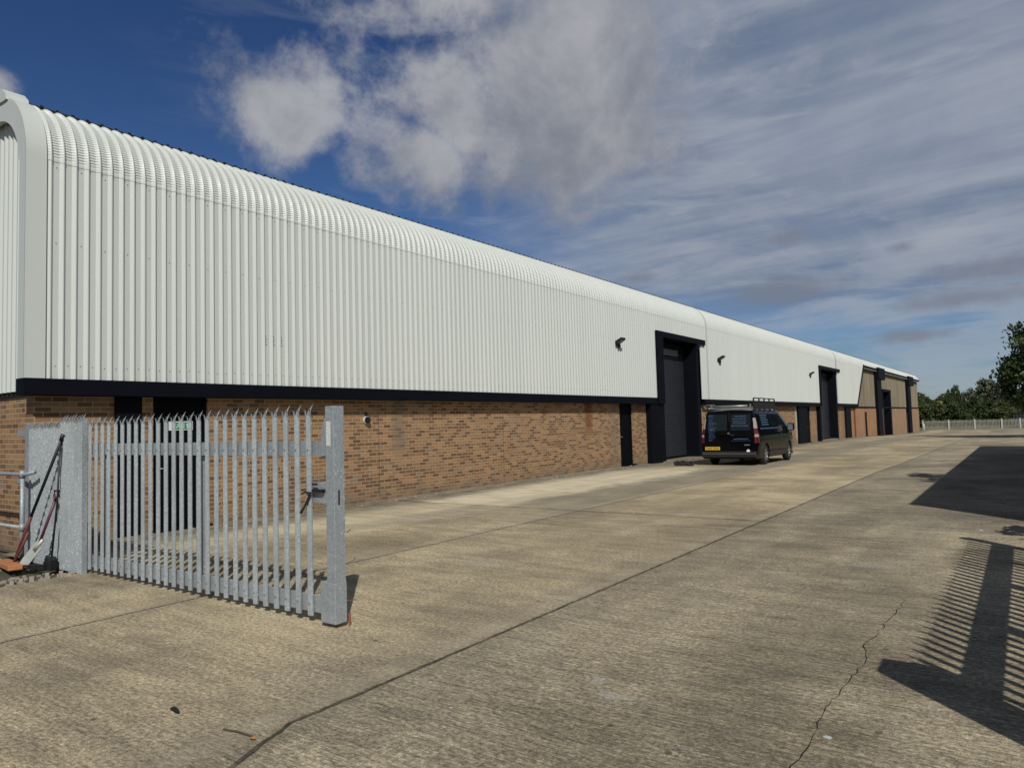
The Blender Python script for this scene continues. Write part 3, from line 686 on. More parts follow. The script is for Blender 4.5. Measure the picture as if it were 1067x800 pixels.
# ------------------------------------------------------------------ palisade gate
PX = [-8.88+i*.1525 for i in range(27)]
def pale(mb, x, y, z0, z1, wd=.074, bolts=True, axis='x'):
    """W-section pale facing -Y; top split in three spikes"""
    P = [(-.5, 0), (-.34, .0), (-.16, -.016), (.0, -.004), (.16, -.016), (.34, .0), (.5, 0)]
    def T(a, b_, z): return (x+a, y+b_, z) if axis == 'x' else (x-b_, y+a, z)
    th = .003; zt = z1-.10
    sec = [(a*wd, b_) for a, b_ in P]
    vs = []
    for z in (z0, zt):
        for a, b_ in sec: vs.append(T(a, b_, z))
        for a, b_ in sec: vs.append(T(a, b_+th, z))
    n = len(sec); fs = []
    for i in range(n-1):
        fs.append((i, i+1, 2*n+i+1, 2*n+i)); fs.append((n+i, 3*n+i, 3*n+i+1, n+i+1))
    fs += [(0, 2*n, 3*n, n), (n-1, 2*n-1, 4*n-1, 3*n-1)]
    fs += [(i, n+i, n+i+1, i+1) for i in range(n-1)]
    mb.add(vs, fs)
    # centre spike bends back, side spikes bend forward and out
    for a0, a1, tx, ty, tz, mx in ((-.26, .26, .012, .040, z1, .006), (-.5, -.27, -.032, -.052, z1-.035, -.028), (.27, .5, .052, -.045, z1-.035, .04)):
        m0 = (a0+a1)/2*wd; w0 = (a1-a0)/2*wd
        v = [T(a0*wd, -.006, zt), T(a1*wd, -.006, zt), T(a1*wd, -.001, zt), T(a0*wd, -.001, zt),
             T(m0-w0*.8+(mx-m0)*.3, ty*.25, zt+.045), T(m0+w0*.8+(mx-m0)*.3, ty*.25, zt+.045), T(m0+w0*.8+(mx-m0)*.3, ty*.25+.004, zt+.045), T(m0-w0*.8+(mx-m0)*.3, ty*.25+.004, zt+.045),
             T(tx if a0 > -.2 and a1 < .2 else tx, ty, tz)]
        mb.add(v, [(0, 1, 5, 4), (1, 2, 6, 5), (2, 3, 7, 6), (3, 0, 4, 7), (4, 5, 8), (5, 6, 8), (6, 7, 8), (7, 4, 8)])
    # fixing bolts
    for z in ((1.43, .16) if bolts else ()):
        bx = [T(q*.006, -.012+p*.006, z+r*.006) for q in (-1, 1) for p in (-1, 1) for r in (-1, 1)]
        mb.add(bx, [(0, 1, 3, 2), (4, 6, 7, 5), (0, 4, 5, 1), (2, 3, 7, 6), (0, 2, 6, 4), (1, 5, 7, 3)])
    return mb
G = thing('palisade_gate', 'open galvanised steel palisade gate leaf of spiked pales ending in a box post', 'gate', (-4.6, 3.87, 0))
gi = Matrix.Translation((4.6, -3.87, 0))
def gb(mb, name, m='galvanised', parent=G, inv=gi, **kw):
    o = mb.build(name, m, **kw); o.parent = parent; o.matrix_parent_inverse = inv; return o
random.seed(5)
for i, x in enumerate(PX): gb(pale(MB(), x+random.uniform(-.004, .004), 3.872, .055, 1.815+random.uniform(-.006, .004)), 'pale')
def channel(mb, x0, x1, z0, z1, y=3.885):
    mb.box(x0, x1, y, y+.006, z0, z1).box(x0, x1, y+.006, y+.045, z1-.006, z1).box(x0, x1, y+.006, y+.045, z0, z0+.006); return mb
gb(channel(MB(), -8.96, -4.72, 1.375, 1.50), 'rail'); gb(MB().box(-8.96, -4.72, 3.93, 3.95, 1.40, 1.44), 'rail')
gb(channel(MB(), -8.96, -4.72, .085, .215), 'rail')
for x in (-8.60, -6.64):
    gb(MB().prism([(x-.045, .216), (x+.045, .216), (x+.045, 1.30), (x+.0, 1.374), (x-.045, 1.374)], 'y', 3.90, 3.95), 'upright')
gb(MB().box(-4.73, -4.55, 3.83, 3.95, .035, .36), 'post_foot', bevel=.004)
gb(MB().box(-4.655, -4.552, 3.835, 3.945, .36, 1.785), 'end_post', bevel=.004)
gb(MB().box(-4.715, -4.655, 3.90, 3.912, .36, 1.70), 'post_flange')
import math as _m
fan = [(-4.715, 1.36), (-4.715, 1.70)]+[(-4.715-.07*_m.sin(t), 1.55+.14*_m.cos(t)) for t in np.linspace(.2, 1.5, 8)]+[(-4.785, 1.36)]
gb(MB().prism(fan, 'y', 3.902, 3.910), 'guide_plate')
gb(MB().box(-4.96, -4.72, 3.893, 3.902, .98, 1.155), 'lock_plate', bevel=.003)
lb = gb(MB().box(-4.86, -4.73, 3.855, 3.895, 1.075, 1.10), 'lock_bolt', 'black_plastic')
b = MB().tube([(-4.98, 3.85, 1.06), (-4.93, 3.845, 1.075), (-4.86, 3.85, 1.07)], .008, 8)
b.tube([(-4.865, 3.845, 1.07), (-4.90, 3.84, 1.00), (-4.94, 3.845, .955), (-4.985, 3.84, .90)], [.008, .011, .008, .012], 8)
gb(b, 'chain', 'black_plastic')
gb(MB().box(-4.85, -4.79, 3.850, 3.862, 1.135, 1.15), 'latch_bar', 'black_plastic')
gb(MB().box(-4.5515, -4.5495, 3.875, 3.89, .98, 1.10), 'slot', 'dark_filler')
gb(MB().box(-4.640, -4.590, 3.8315, 3.8345, 1.46, 1.66), 'sticker', 'sticker', label='worn white label on the end post')
for P_ in ([(-4.56, 3.955, .50), (-4.51, 3.985, .52), (-4.485, 3.99, .55)], [(-4.56, 3.955, .2), (-4.49, 3.99, .21)], [(-4.55, 3.96, .75), (-4.51, 3.965, .78)]):
    gb(MB().tube(P_, .0035, 6), 'wire', 'rust')
# wheel foot, rusty drop bolt
gb(MB().cyl((-4.545, 3.97, .10), (-4.545, 3.97, .0), .010, 8), 'drop_bolt', 'rust')
# screen panels to the left of the leaf: pales closed up against a sheet
def screen(x0, x1, y, zt, label, post=True):
    t = thing('fence_panel', label, 'fence panel', ((x0+x1)/2, y, 0), 0, 'sheeted panels beside the gate')
    inv = Matrix.Translation((-(x0+x1)/2, -y, 0))
    b = MB(); n = max(1, int(round((x1-x0)/.074)))
    gb(MB().box(x0, x1, y+.004, y+.010, .02, zt-.11), 'backing_sheet', parent=t, inv=inv)
    for i in range(n):
        gb(pale(MB(), x0+(i+.5)*(x1-x0)/n, y, .0, zt+.01*math.sin(i*2.1), bolts=False), 'pale', parent=t, inv=inv)
    gb(channel(MB(), x0, x1, 1.35, 1.45, y+.012), 'rail', parent=t, inv=inv); gb(channel(MB(), x0, x1, .12, .22, y+.012), 'rail', parent=t, inv=inv)
    return t, inv
t1, i1 = screen(-9.56, -8.95, 3.83, 1.86, 'narrow sheeted palisade panel next to the open pales')
gb(MB().box(-8.985, -8.945, 3.822, 3.872, .0, 1.80), 'edge_angle', parent=t1, inv=i1)
gb(MB().box(-9.60, -9.555, 3.81, 3.86, 1.25, 1.31), 'hinge', 'black_plastic', parent=t1, inv=i1); gb(MB().box(-9.60, -9.555, 3.81, 3.86, 1.36, 1.39), 'hinge', 'rack_metal', parent=t1, inv=i1)
t2, i2 = screen(-10.56, -9.62, 3.86, 1.80, 'wider sheeted palisade panel against the brick corner')
gb(MB().box(-10.62, -10.56, 3.83, 3.89, -.05, 1.78), 'edge_post', parent=t2, inv=i2)
gb(MB().box(-10.95, -10.62, 3.86, 3.96, 1.62, 1.70), 'wall_bracket', parent=t2, inv=i2); gb(MB().box(-10.95, -10.62, 3.86, 3.96, .98, 1.05), 'wall_bracket', parent=t2, inv=i2)

# handrail
t = thing('handrail', 'galvanised tube handrail in front of the brick end wall', 'handrail', (-10.38, 3.72, 0))
inv = Matrix.Translation((10.38, -3.72, 0))
def tb(mb, nm, m='galvanised', **kw): return gb(mb, nm, m, parent=t, inv=inv, **kw)
tb(MB().tube([(-15, 3.72, 1.12), (-10.30, 3.72, 1.13), (-10.12, 3.76, 1.16)], .024, 12), 'rail', smooth=True)
tb(MB().tube([(-15, 3.72, .45), (-10.38, 3.72, .46)], .022, 12), 'rail', smooth=True)
for x in (-10.38, -12.3, -14.2): tb(MB().tube([(x, 3.72, -.05), (x, 3.72, 1.13)], .026, 12), 'post', smooth=True)
for z in (1.13, .46): tb(MB().tube([(-10.38, 3.72, z-.045), (-10.38, 3.72, z+.045)], .034, 12), 'clamp', smooth=True)

# tools
def tool(name, label, cat, fn):
    global t
    t = thing(name, label, cat, (-10, 3.6, 0)); inv = Matrix.Translation((10, -3.6, 0)); fn(lambda mb, nm, m, **kw: gb(mb, nm, m, parent=t, inv=inv, **kw))
def f1(B):
    B(MB().tube([(-9.47, 3.80, 1.55), (-10.05, 3.70, .62)], .017, 10), 'handle', 'black_plastic', smooth=True)
    B(MB().tube([(-10.05, 3.70, .62), (-10.36, 3.64, .06)], .020, 10), 'handle_end', 'red_handle', smooth=True)
    B(MB().tube([(-9.47, 3.80, 1.55), (-9.44, 3.81, 1.62)], .026, 10), 'grip', 'black_plastic', smooth=True)
tool('pole', 'long black pole leaning on the sheeted panel beside the handrail', 'pole', f1)
def f2(B):
    a = Vector((-10.72, 3.62, .02)); c = Vector((-9.86, 3.47, .05))
    b = MB(); b.bar(a, c, .15, .06); B(b, 'broom_head', 'broom_wood', bevel=.008)
    b = MB(); random.seed(3)
    for i in range(60):
        q = a.lerp(c, random.random())+Vector((0, .06, -.01)); b.bar(q, q+Vector((random.uniform(-.02, .02), .08, random.uniform(-.03, .0))), .012, .012)
    o = B(b, 'bristles', 'bristle'); o['kind'] = 'stuff'
    B(MB().tube([(-10.22, 3.58, .07), (-10.20, 3.66, .25), (-10.13, 3.70, .42)], .018, 8), 'handle', 'red_handle', smooth=True)
tool('broom', 'wooden broom head with orange-brown block lying at the handrail foot', 'broom', f2)
def f3(B):
    top = Vector((-9.58, 3.78, .82)); mid = Vector((-9.76, 3.68, .30)); tip = Vector((-10.00, 3.58, .03))
    B(MB().tube([top, mid.lerp(top, .4), mid], .017, 10), 'shaft', 'maroon_paint', smooth=True)
    r = Vector((.05, .0, 0)); B(MB().tube([top, top+Vector((-.045, .01, .07)), top+Vector((-.045, .015, .12)), top+Vector((.055, .02, .12)), top+Vector((.055, .015, .07)), top], .014, 8), 'grip', 'maroon_paint', smooth=True)
    d = (tip-mid).normalized(); n = Vector((.45, -.75, .5)).normalized(); sx = d.cross(n).normalized(); n = sx.cross(d).normalized()
    vs = []; fs = []
    for i in range(7):
        u = i/6; wv = .075*(1 if u < .9 else .9)
        for j in range(-3, 4):
            q = mid.lerp(tip, u)+sx*(wv*j/3)+n*(.010*(1-(j/3)**2)*-1)
            vs.append(q)
    for i in range(6):
        for j in range(6): fs.append((i*7+j, i*7+j+1, i*7+j+8, i*7+j+7))
    m2 = [v-n*.006 for v in vs]; k_ = len(vs)
    fs2 = [tuple(i+k_ for i in f) for f in fs]; B(MB().add(vs+m2, fs+fs2), 'blade', 'spade_blade', smooth=True)
    B(MB().tube([mid+d*-.08, mid+d*.09], [.02, .026], 10), 'socket', 'spade_blade', smooth=True)
tool('spade', 'maroon handled spade with pale square blade leaning on the panel', 'spade', f3)
def f4(B):
    B(MB().tube([(-9.47, 3.79, 1.50), (-9.52, 3.78, .8), (-9.58, 3.75, .16)], .011, 8), 'handle', 'black_plastic', smooth=True)
    B(MB().prism([(-9.67, .0), (-9.52, .0), (-9.51, .13), (-9.56, .16), (-9.63, .16), (-9.67, .12)], 'y', 3.70, 3.79), 'brush_head', 'black_plastic', bevel=.01)
    B(MB().bar((-9.95, 3.60, .03), (-9.62, 3.70, .05), .05, .05), 'foot_bar', 'black_plastic')
tool('brush', 'thin black brush with block head upright against the panel', 'brush', f4)
# cobbled debris beside the gate foot
b = MB(); random.seed(8)
for i in range(260):
    x = random.uniform(-12.5, -9.0) if i < 170 else random.uniform(-11.5, -10.9); y = random.uniform(2.6, 3.85) if i < 170 else random.uniform(5, 24)
    r = random.uniform(.006, .024); z = (-.055 if x < -9.1 and y < 3.9 else 0)+r*.4
    b.box(x-r, x+r*random.uniform(.6, 1), y-r*random.uniform(.5, 1), y+r, z-r*.6, z+r*random.uniform(.3, .7))
for i in range(16):
    x = random.gauss(-9.16, .10); y = random.uniform(3.2, 3.8); r = random.uniform(.012, .036)
    b.prism([(x-r, y-r*.6), (x+r*.5, y-r), (x+r, y+r*.3), (x, y+r)], 'z', -.05, .004+r*.4)
tag(b.build('rubble', 'debris'), kind='stuff', label='small stones and grit along the wall foot and slab edge', cat='rubble')
# litter pieces
t = thing('twig', 'thin brown twig with a dry leaf on the slab joint', 'twig', (-3.42, 2.26, 0))
MB().tube([(-.16, -.02, .008), (-.05, .0, .012), (.06, .01, .008)], .005, 6).build('stem', 'bark', t)
MB().add([(.05, -.006, .006), (.08, -.018, .012), (.10, .0, .008), (.075, .014, .014)], [(0, 1, 2, 3)]).build('dry_leaf', 'broom_wood', t)
b = MB(); vs = []; random.seed(4)
b.tube([(-.045, 0, .012), (-.02, .005, .016), (.02, 0, .014), (.045, -.004, .010)], [.006, .013, .012, .005], 8)
o = b.build('stone', 'dark_filler', smooth=True); o.location = (-4.05, 2.23, 0); tag(o, 'small black lump on the concrete left of the joint', 'stone')
for (x, y), lb_ in (((-2.38, 11.0), 'a'),): pass
b = MB().prism([(-.03, -.012), (.02, -.018), (.03, .01), (-.01, .018)], 'z', .002, .01)
o = b.build('paper_scrap', 'white_plastic'); o.location = (-.88, 3.82, 0); o.scale = (.6, .6, 1); tag(o, 'white paper scrap on the concrete below the long crack', 'litter')
o = MB().prism([(-.04, -.02), (.03, -.018), (.035, .02), (-.02, .03)], 'z', .002, .012).build('paper_scrap', 'white_plastic'); o.location = (-.55, 11.4, 0); o.scale = (.6, .6, 1); tag(o, 'white paper scrap on the concrete between the two shadows', 'litter')
# black rubber coils near the door
t = thing('rubber_straps', 'tangle of black rubber straps on the concrete behind the van', 'straps', (-9.62, 23.45, 0))
random.seed(11)
for i in range(4):
    cx_, cy_ = (-.25, -.08, .10, .24)[i], random.uniform(-.06, .06); r = (.07, .09, .06, .08)[i]; tl = random.uniform(.2, 1.3)
    pts = [(cx_+r*1.3*math.cos(a)*(1+.2*math.sin(3*a+i)), cy_+r*math.sin(a)*math.cos(tl), .065+r*math.sin(a)*math.sin(tl)*.8) for a in np.linspace(.3*i, .3*i+5.2, 16)]
    MB().tube(pts, .046, 8).build('loop', 'rubber', t, smooth=True)
MB().box(-.30, .26, -.10, .08, .0, .05).build('strap', 'rubber', t, bevel=.005)

# ------------------------------------------------------------------ van
V = thing('parked_van', 'black panel van with roof rack parked beside the roller door', 'van', (-8.24, 24.05, zg(25.5)))
V.rotation_euler = (R_(-.25), 0, 0)
HW = .985; ST = [0, .03, .12, .3, .7, 1.1, 1.6, 2.1, 2.6, 2.9, 3.05, 3.25, 3.5, 3.75, 3.95, 4.1, 4.3, 4.6, 4.8, 4.93, 4.98]
def top(y): return float(np.interp(y, [0, .12, .4, 1.5, 2.9, 3.15, 3.4, 4.15, 4.3, 4.7, 4.9, 4.98], [1.86, 1.90, 1.94, 1.96, 1.94, 1.88, 1.76, 1.25, 1.20, 1.05, .90, .70]))
def hwy(y): return float(np.interp(y, [0, .06, .2, 1, 4.0, 4.5, 4.8, 4.98], [.955, .972, .985, .985, .985, .955, .88, .70]))
def sx(y, z):
    f = float(np.interp(z, [.22, .32, .5, .78, 1.08, 1.15, 1.45, 1.75, 1.86, 1.93, 2.0], [.93, .965, .985, 1.0, .985, .965, .915, .845, .80, .70, .45]))
    return hwy(y)*f
def ry(y, z): return y + (float(np.interp(z, [0, .45, .5, 1.05, 1.9], [.0, -.02, .03, .045, .17]))*max(0, 1-y/1.0))
vs = []; fs = []; NS = 0
for y in ST:
    tp = top(y); zs = [.25, .33, .5, .64, .78, .95, 1.08, 1.15, 1.3, 1.45, 1.6, 1.75, 1.83, 1.89, 1.93]
    hs = [min(z, tp-.045*(1-i/len(zs))) for i, z in enumerate(zs)]
    row = []
    for i, z in enumerate(hs):
        zz = z
        x = sx(y, zs[i]) if zs[i] <= tp else sx(y, min(zs[i], tp+.08*(i/len(zs))))
        if zs[i] > tp: 
            x = sx(y, tp)*(1-.18*min(1, (zs[i]-tp)/.5)); zz = tp-.03*(1-min(1, (zs[i]-tp)/.4))
        row.append((x, ry(y, zz), zz))
    row.append((row[-1][0]*.55, row[-1][1], tp+.0)); row.append((0, row[-1][1], tp+.012))
    full = [(-a, b_, c_) for a, b_, c_ in row[::-1]][0:-0 or None]; full = full[:-0 or None]
    full = [(-a, b_, c_) for a, b_, c_ in row]+[(a, b_, c_) for a, b_, c_ in row[::-1][1:]]
    NS = len(full); vs += full
for i in range(len(ST)-1):
    for j in range(NS): fs.append((i*NS+j, i*NS+(j+1) % NS, (i+1)*NS+(j+1) % NS, (i+1)*NS+j))
fs.append(tuple(range(NS))); fs.append(tuple((len(ST)-1)*NS+j for j in range(NS)))
body = MB().add(vs, fs).build('body', 'van_paint', V)
# wheel arches cut by a boolean
cut = MB()
for yw in (.98, 3.92):
    for s in (-1, 1): cut.cyl((s*.70, yw, .36), (s*1.2, yw, .36), .40, 32)
cu = cut.build('cutter', 'van_trim', V)
bpy.context.view_layer.update()
bo = body.modifiers.new('arches', 'BOOLEAN'); bo.object = cu; bo.operation = 'DIFFERENCE'; bo.solver = 'EXACT'
bpy.context.view_layer.update()
nm = bpy.data.meshes.new_from_object(body.evaluated_get(bpy.context.evaluated_depsgraph_get())); body.modifiers.clear(); body.data = nm
bpy.data.objects.remove(cu)
nm.polygons.foreach_set('use_smooth', [len(p.vertices) <= 4 for p in nm.polygons])
def panel(poly, side, name, m, off=.006, parent=V, nz=10):
    """poly in (y,z) on the body side: filled as a fine fan of strips"""
    ys_ = [p[0] for p in poly]; zs_ = [p[1] for p in poly]; b = MB(); vs = []; fs = []
    z0, z1 = min(zs_), max(zs_); rows_ = []
    for i in range(nz+1):
        z = z0+(z1-z0)*i/nz; z = min(max(z, z0+1e-4), z1-1e-4); xs_ = []
        for j in range(len(poly)):
            (a, c), (a2, c2) = poly[j], poly[(j+1) % len(poly)]
            if (c-z)*(c2-z) < 0: xs_.append(a+(a2-a)*(z-c)/(c2-c))
        if len(xs_) >= 2: rows_.append((z, min(xs_), max(xs_)))
    M_ = 8
    for z, a, c in rows_:
        for j in range(M_+1):
            y = a+(c-a)*j/M_; vs.append((side*(sx(y, z)+off), ry(y, z), z))
    for i in range(len(rows_)-1):
        for j in range(M_): fs.append((i*(M_+1)+j, i*(M_+1)+j+1, (i+1)*(M_+1)+j+1, (i+1)*(M_+1)+j))
    return b.add(vs, fs).build(name, m, parent, smooth=True)
for s in (-1, 1):
    panel([(.35, 1.20), (.52, 1.70), (1.62, 1.74), (1.62, 1.20)], s, 'side_window', 'van_glass')
    panel([(1.72, 1.19), (1.72, 1.74), (2.52, 1.74), (2.52, 1.19)], s, 'side_window', 'van_glass')
    dw = panel([(2.66, 1.18), (2.66, 1.74), (3.02, 1.72), (3.30, 1.60), (3.78, 1.22), (3.80, 1.18)], s, 'door_window', 'van_glass')
    panel([(1.45, .44), (1.45, .50), (3.4, .50), (3.4, .44)], s, 'side_trim', 'van_trim', .012, nz=2)
    panel([(.25, .80), (.25, .835), (4.5, .86), (4.5, .83)], s, 'rub_strip', 'van_trim', .010, nz=2)
    for yy in (1.67, 2.60): panel([(yy-.006, .40), (yy-.006, 1.80), (yy+.006, 1.80), (yy+.006, .40)], s, 'door_seam', 'dark_filler', .003)
    panel([(2.72, 1.02), (2.72, 1.06), (2.92, 1.06), (2.92, 1.02)], s, 'door_handle', 'van_trim', .03, nz=2)
    # mirror
    mr = MB().box(min(s*.97, s*1.03), max(s*.97, s*1.03), 3.55, 3.62, 1.20, 1.26).build('mirror', 'van_paint', V)
    hsg = MB().prism([(s*1.02, 1.12), (s*1.24, 1.13), (s*1.26, 1.22), (s*1.24, 1.40), (s*1.04, 1.41), (s*1.01, 1.3)], 'y', 3.54, 3.68).build('housing', 'van_paint', mr, bevel=.02)
    MB().prism([(s*1.04, 1.15), (s*1.22, 1.16), (s*1.22, 1.37), (s*1.05, 1.38)], 'y', 3.531, 3.539).build('mirror_glass', 'alloy', mr)
    # tail lamp
    def tl(z0, z1, m, nm_, par):
        vs = []; fs = []
        for i in range(7):
            z = z0+(z1-z0)*i/6; wdt = float(np.interp(z, [.78, .95, 1.3, 1.62], [.085, .07, .055, .022]))
            xo = sx(.05, z); vs += [(s*(xo-wdt-.02), ry(0, z)-.012, z), (s*(xo-.004), ry(0, z)-.016, z), (s*(xo+.014), ry(.08, z), z), (s*(xo+.012), ry(.17, z), z)]
        for i in range(6):
            for j in range(3): fs.append((i*4+j, i*4+j+1, i*4+j+5, i*4+j+4))
        return MB().add(vs, fs).build(nm_, m, par, smooth=True)
    lamp = tl(.78, .98, 'lamp_red', 'tail_lamp', V)
    tl(.98, 1.07, 'lamp_clear', 'lens', lamp); tl(1.07, 1.27, 'lamp_red', 'lens', lamp); tl(1.27, 1.62, 'lamp_clear', 'lens', lamp)
# rear face
def rp(x0, x1, z0, z1, name, m, off=.006, parent=V, th=.004):
    vs = []; 
    for z in (z0, z1):
        for x in (x0, x1): vs += [(x, ry(0, z)-off, z), (x, ry(0, z)-off+th, z)]
    return MB().add(vs, [(0, 2, 6, 4), (1, 5, 7, 3), (0, 4, 5, 1), (2, 3, 7, 6), (4, 6, 7, 5), (0, 1, 3, 2)]).build(name, m, parent)
rd = []
for s in (-1, 1):
    x0, x1 = sorted((s*.012, s*.80))
    d = rp(x0, x1, .50, 1.83, 'rear_door', 'van_paint', .012); rd.append(d)
    x0, x1 = sorted((s*.06, s*.74)); rp(x0, x1, 1.20, 1.76, 'window', 'van_glass', .022, d, .008)
rp(-.01, .01, .5, 1.83, 'door_seam', 'dark_filler', .016)
rp(.04, .20, 1.03, 1.07, 'door_handle', 'van_trim', .03, rd[1])
MB().prism([(-.03, 1.09), (.03, 1.09), (.03, 1.13), (-.03, 1.13)], 'y', .0, .03).build('lock', 'rack_metal', rd[1])
bmp = MB().prism([(-.10, .30), (.10, .26), (.26, .30), (.26, .50), (-.04, .50), (-.10, .44)], 'x', -.93, .93).build('rear_bumper', 'van_trim', V, bevel=.03)
MB().box(-.9, .9, -.115, -.10, .415, .425).build('bumper_edge', 'rack_metal', bmp)
MB().cyl((.70, -.10, .50), (.70, -.085, .50), .02, 12) 
MB().cyl((.665, -.05, .515), (.665, -.035, .515), .055, 20).build('fog_lamp', 'reflector_white', V, smooth=False)
MB().box(-.9, .9, .1, 4.7, .24, .30).build('underbody', 'van_trim', V)
# number plate
npl = MB().box(-.83, -.31, -.020, -.008, .545, .655).build('number_plate', 'plate_yellow', V)
Mt = Matrix.Translation((-.57, -.0225, .60)) @ Matrix.Rotation(R_(90), 4, 'X')
text_mesh('YX67 ZKN', .098, 'plate_letters', 'letter_black', npl, Mt, .001)
# sign writing on the rear doors and side, too small to read: rows of short word marks
random.seed(21)
def words(x0, x1, z, h, par, m, th=.026):
    b = MB(); x = x0
    while x < x1-.02:
        wv = min(random.uniform(.025, .09), x1-x); yy = ry(0, z)-th
        b.box(x, x+wv, yy, yy+.002, z, z+h*random.uniform(.7, 1)); x += wv+.016
    b.build('sign_writing', m, par)
for i, L in enumerate((.16, .14, .18, .15, .14, .17, .30, .16, .16, .26, .20, .20, .24, .17, .2, .22, .24, .2, .15, .12)):
    words(-.70, -.70+L, 1.72-i*.046, .028, rd[0], 'letter_pale' if i in (0, 6, 10, 11) else 'letter_blue')
for x0, x1, z in ((.20, .60, 1.67), (.13, .62, 1.585), (.14, .60, 1.50), (.16, .60, 1.43), (.09, .68, 1.345)): words(x0, x1, z, .034, rd[1], 'letter_pale')
words(.16, .66, .90, .036, rd[1], 'letter_pale', .018); words(.10, .76, .845, .022, rd[1], 'letter_blue', .018)
rp(.52, .70, .70, .73, 'badge', 'rack_metal', .018, rd[1])
b = MB()
for i, z in enumerate((1.68, 1.60, 1.52, 1.44, 1.36)):
    y = .75
    while y < 1.5-.1*(i % 2): 
        wv = random.uniform(.05, .16); b.add([(sx(y, z)+.009, y, z), (sx(y, z)+.009, y+wv, z), (sx(y, z+.04)+.009, y+wv, z+.04), (sx(y, z+.04)+.009, y, z+.04)], [(0, 1, 2, 3)]); y += wv+.03
y = .5
while y < 2.4:
    wv = random.uniform(.06, .16); b.add([(sx(y, 1.23)+.009, y, 1.23), (sx(y, 1.23)+.009, y+wv, 1.23), (sx(y, 1.27)+.009, y+wv, 1.27), (sx(y, 1.27)+.009, y, 1.27)], [(0, 1, 2, 3)]); y += wv+.03
b.build('side_writing', 'letter_pale', V)
# wheels
for yw in (.98, 3.92):
    for s in (-1, 1):
        x0, x1 = s*.745, s*.965
        wv = []
        prof = [(0, .22), (.01, .30), (.03, .335), (.06, .345), (.16, .345), (.19, .335), (.21, .30), (.22, .22)]
        vs = []; fs = []
        for j in range(40):
            a = 2*math.pi*j/40
            for d_, r in prof: vs.append((x0+s*d_, r*math.cos(a), r*math.sin(a)))
        for j in range(40):
            for q in range(len(prof)-1): fs.append((j*8+q, ((j+1) % 40)*8+q, ((j+1) % 40)*8+q+1, j*8+q+1))
        wh = MB().add(vs, fs).build('wheel', 'rubber', V, smooth=True); wh.location = (0, yw, .345)
        b = MB().cyl((x0+s*.02, 0, 0), (x0+s*.15, 0, 0), .222, 32); b.build('rim', 'van_trim', wh)
        b = MB(); xo = x1-s*.015
        for j in range(5):
            for dl in (-.10, .10):
                a = 2*math.pi*j/5+.3; b.bar((xo-s*.02, .05*math.cos(a), .05*math.sin(a)), (xo-s*.01, .215*math.cos(a+dl), .215*math.sin(a+dl)), .026, .034, (1, 0, 0))
        b.tube([(xo-s*.03, .212*math.cos(a), .212*math.sin(a)) for a in np.linspace(0, 2*math.pi, 33)], .014, 6, False)
        b.cyl((xo-s*.04, 0, 0), (xo, 0, 0), .06, 16)
        b.build('spokes', 'alloy', wh)
# windscreen, grille, headlights (front is turned away but real)
b = MB(); vs = []; fs = []
for y, in [(3.2,), (3.5,), (3.8,), (4.08,)]:
    for j in range(-4, 5): vs.append((sx(y, top(y)-.12)*.86*j/4, y+.01, top(y)+.024))
for i in range(3):
    for j in range(8): fs.append((i*9+j, i*9+j+1, i*9+j+10, i*9+j+9))
b.add(vs, fs).build('windscreen', 'van_glass', V, smooth=True)
for s in (-1, 1): MB().prism([(s*.45, .72), (s*.80, .76), (s*.84, .90), (s*.55, .84)], 'y', 4.78, 4.99).build('headlight', 'lamp_clear', V)
MB().box(-.40, .40, 4.93, 5.0, .55, .80).build('grille', 'van_trim', V)
# roof rack: thing of its own, carried by the van
T = thing('roof_rack', 'black tubular roof rack with metal rails standing on the van roof', 'roof rack', (-8.24, 24.05, zg(25.5)+1.93))
for s in (-1, 1):
    MB().tube([(s*.80, .32, .02), (s*.80, .34, .365 if s > 0 else .12), (s*.80, 2.80, .35 if s > 0 else .11), (s*.80, 2.84, .0)], .019, 8).build('side_rail', 'black_plastic', T, smooth=True)
    MB().box(s*.80-.012, s*.80+.012, .36, 2.80, -.02, .215 if s > 0 else .06).build('side_board', 'black_plastic', T, bevel=.004)
    for y in (.34, .95, 1.55, 2.15, 2.80): MB().box(s*.80-.02, s*.80+.02, y-.03, y+.03, -.09, .35 if s > 0 else .10).build('foot', 'black_plastic', T, bevel=.004)
for y in (.34, .95, 1.55, 2.15, 2.80): MB().bar((-.80, y, .04), (.80, y, .04), .05, .035).build('cross_bar', 'rack_metal', T, bevel=.004)
MB().tube([(-.62, .36, .105), (.58, .36, .105)], .034, 12).build('rear_roller', 'rack_metal', T, smooth=True)
for s in (-1, 1): MB().box(min(s*.70, s*.66), max(s*.70, s*.66), .32, .42, .04, .17).build('roller_bracket', 'rack_metal', T)
MB().tube([(-.95, .30, .14), (-.80, .34, .17), (-.60, .34, .17), (-.52, .36, .12), (-.60, .36, .05), (-.88, .34, .06), (-.95, .30, .16)], .012, 8).build('ladder_hoop', 'rack_metal', T, smooth=True)

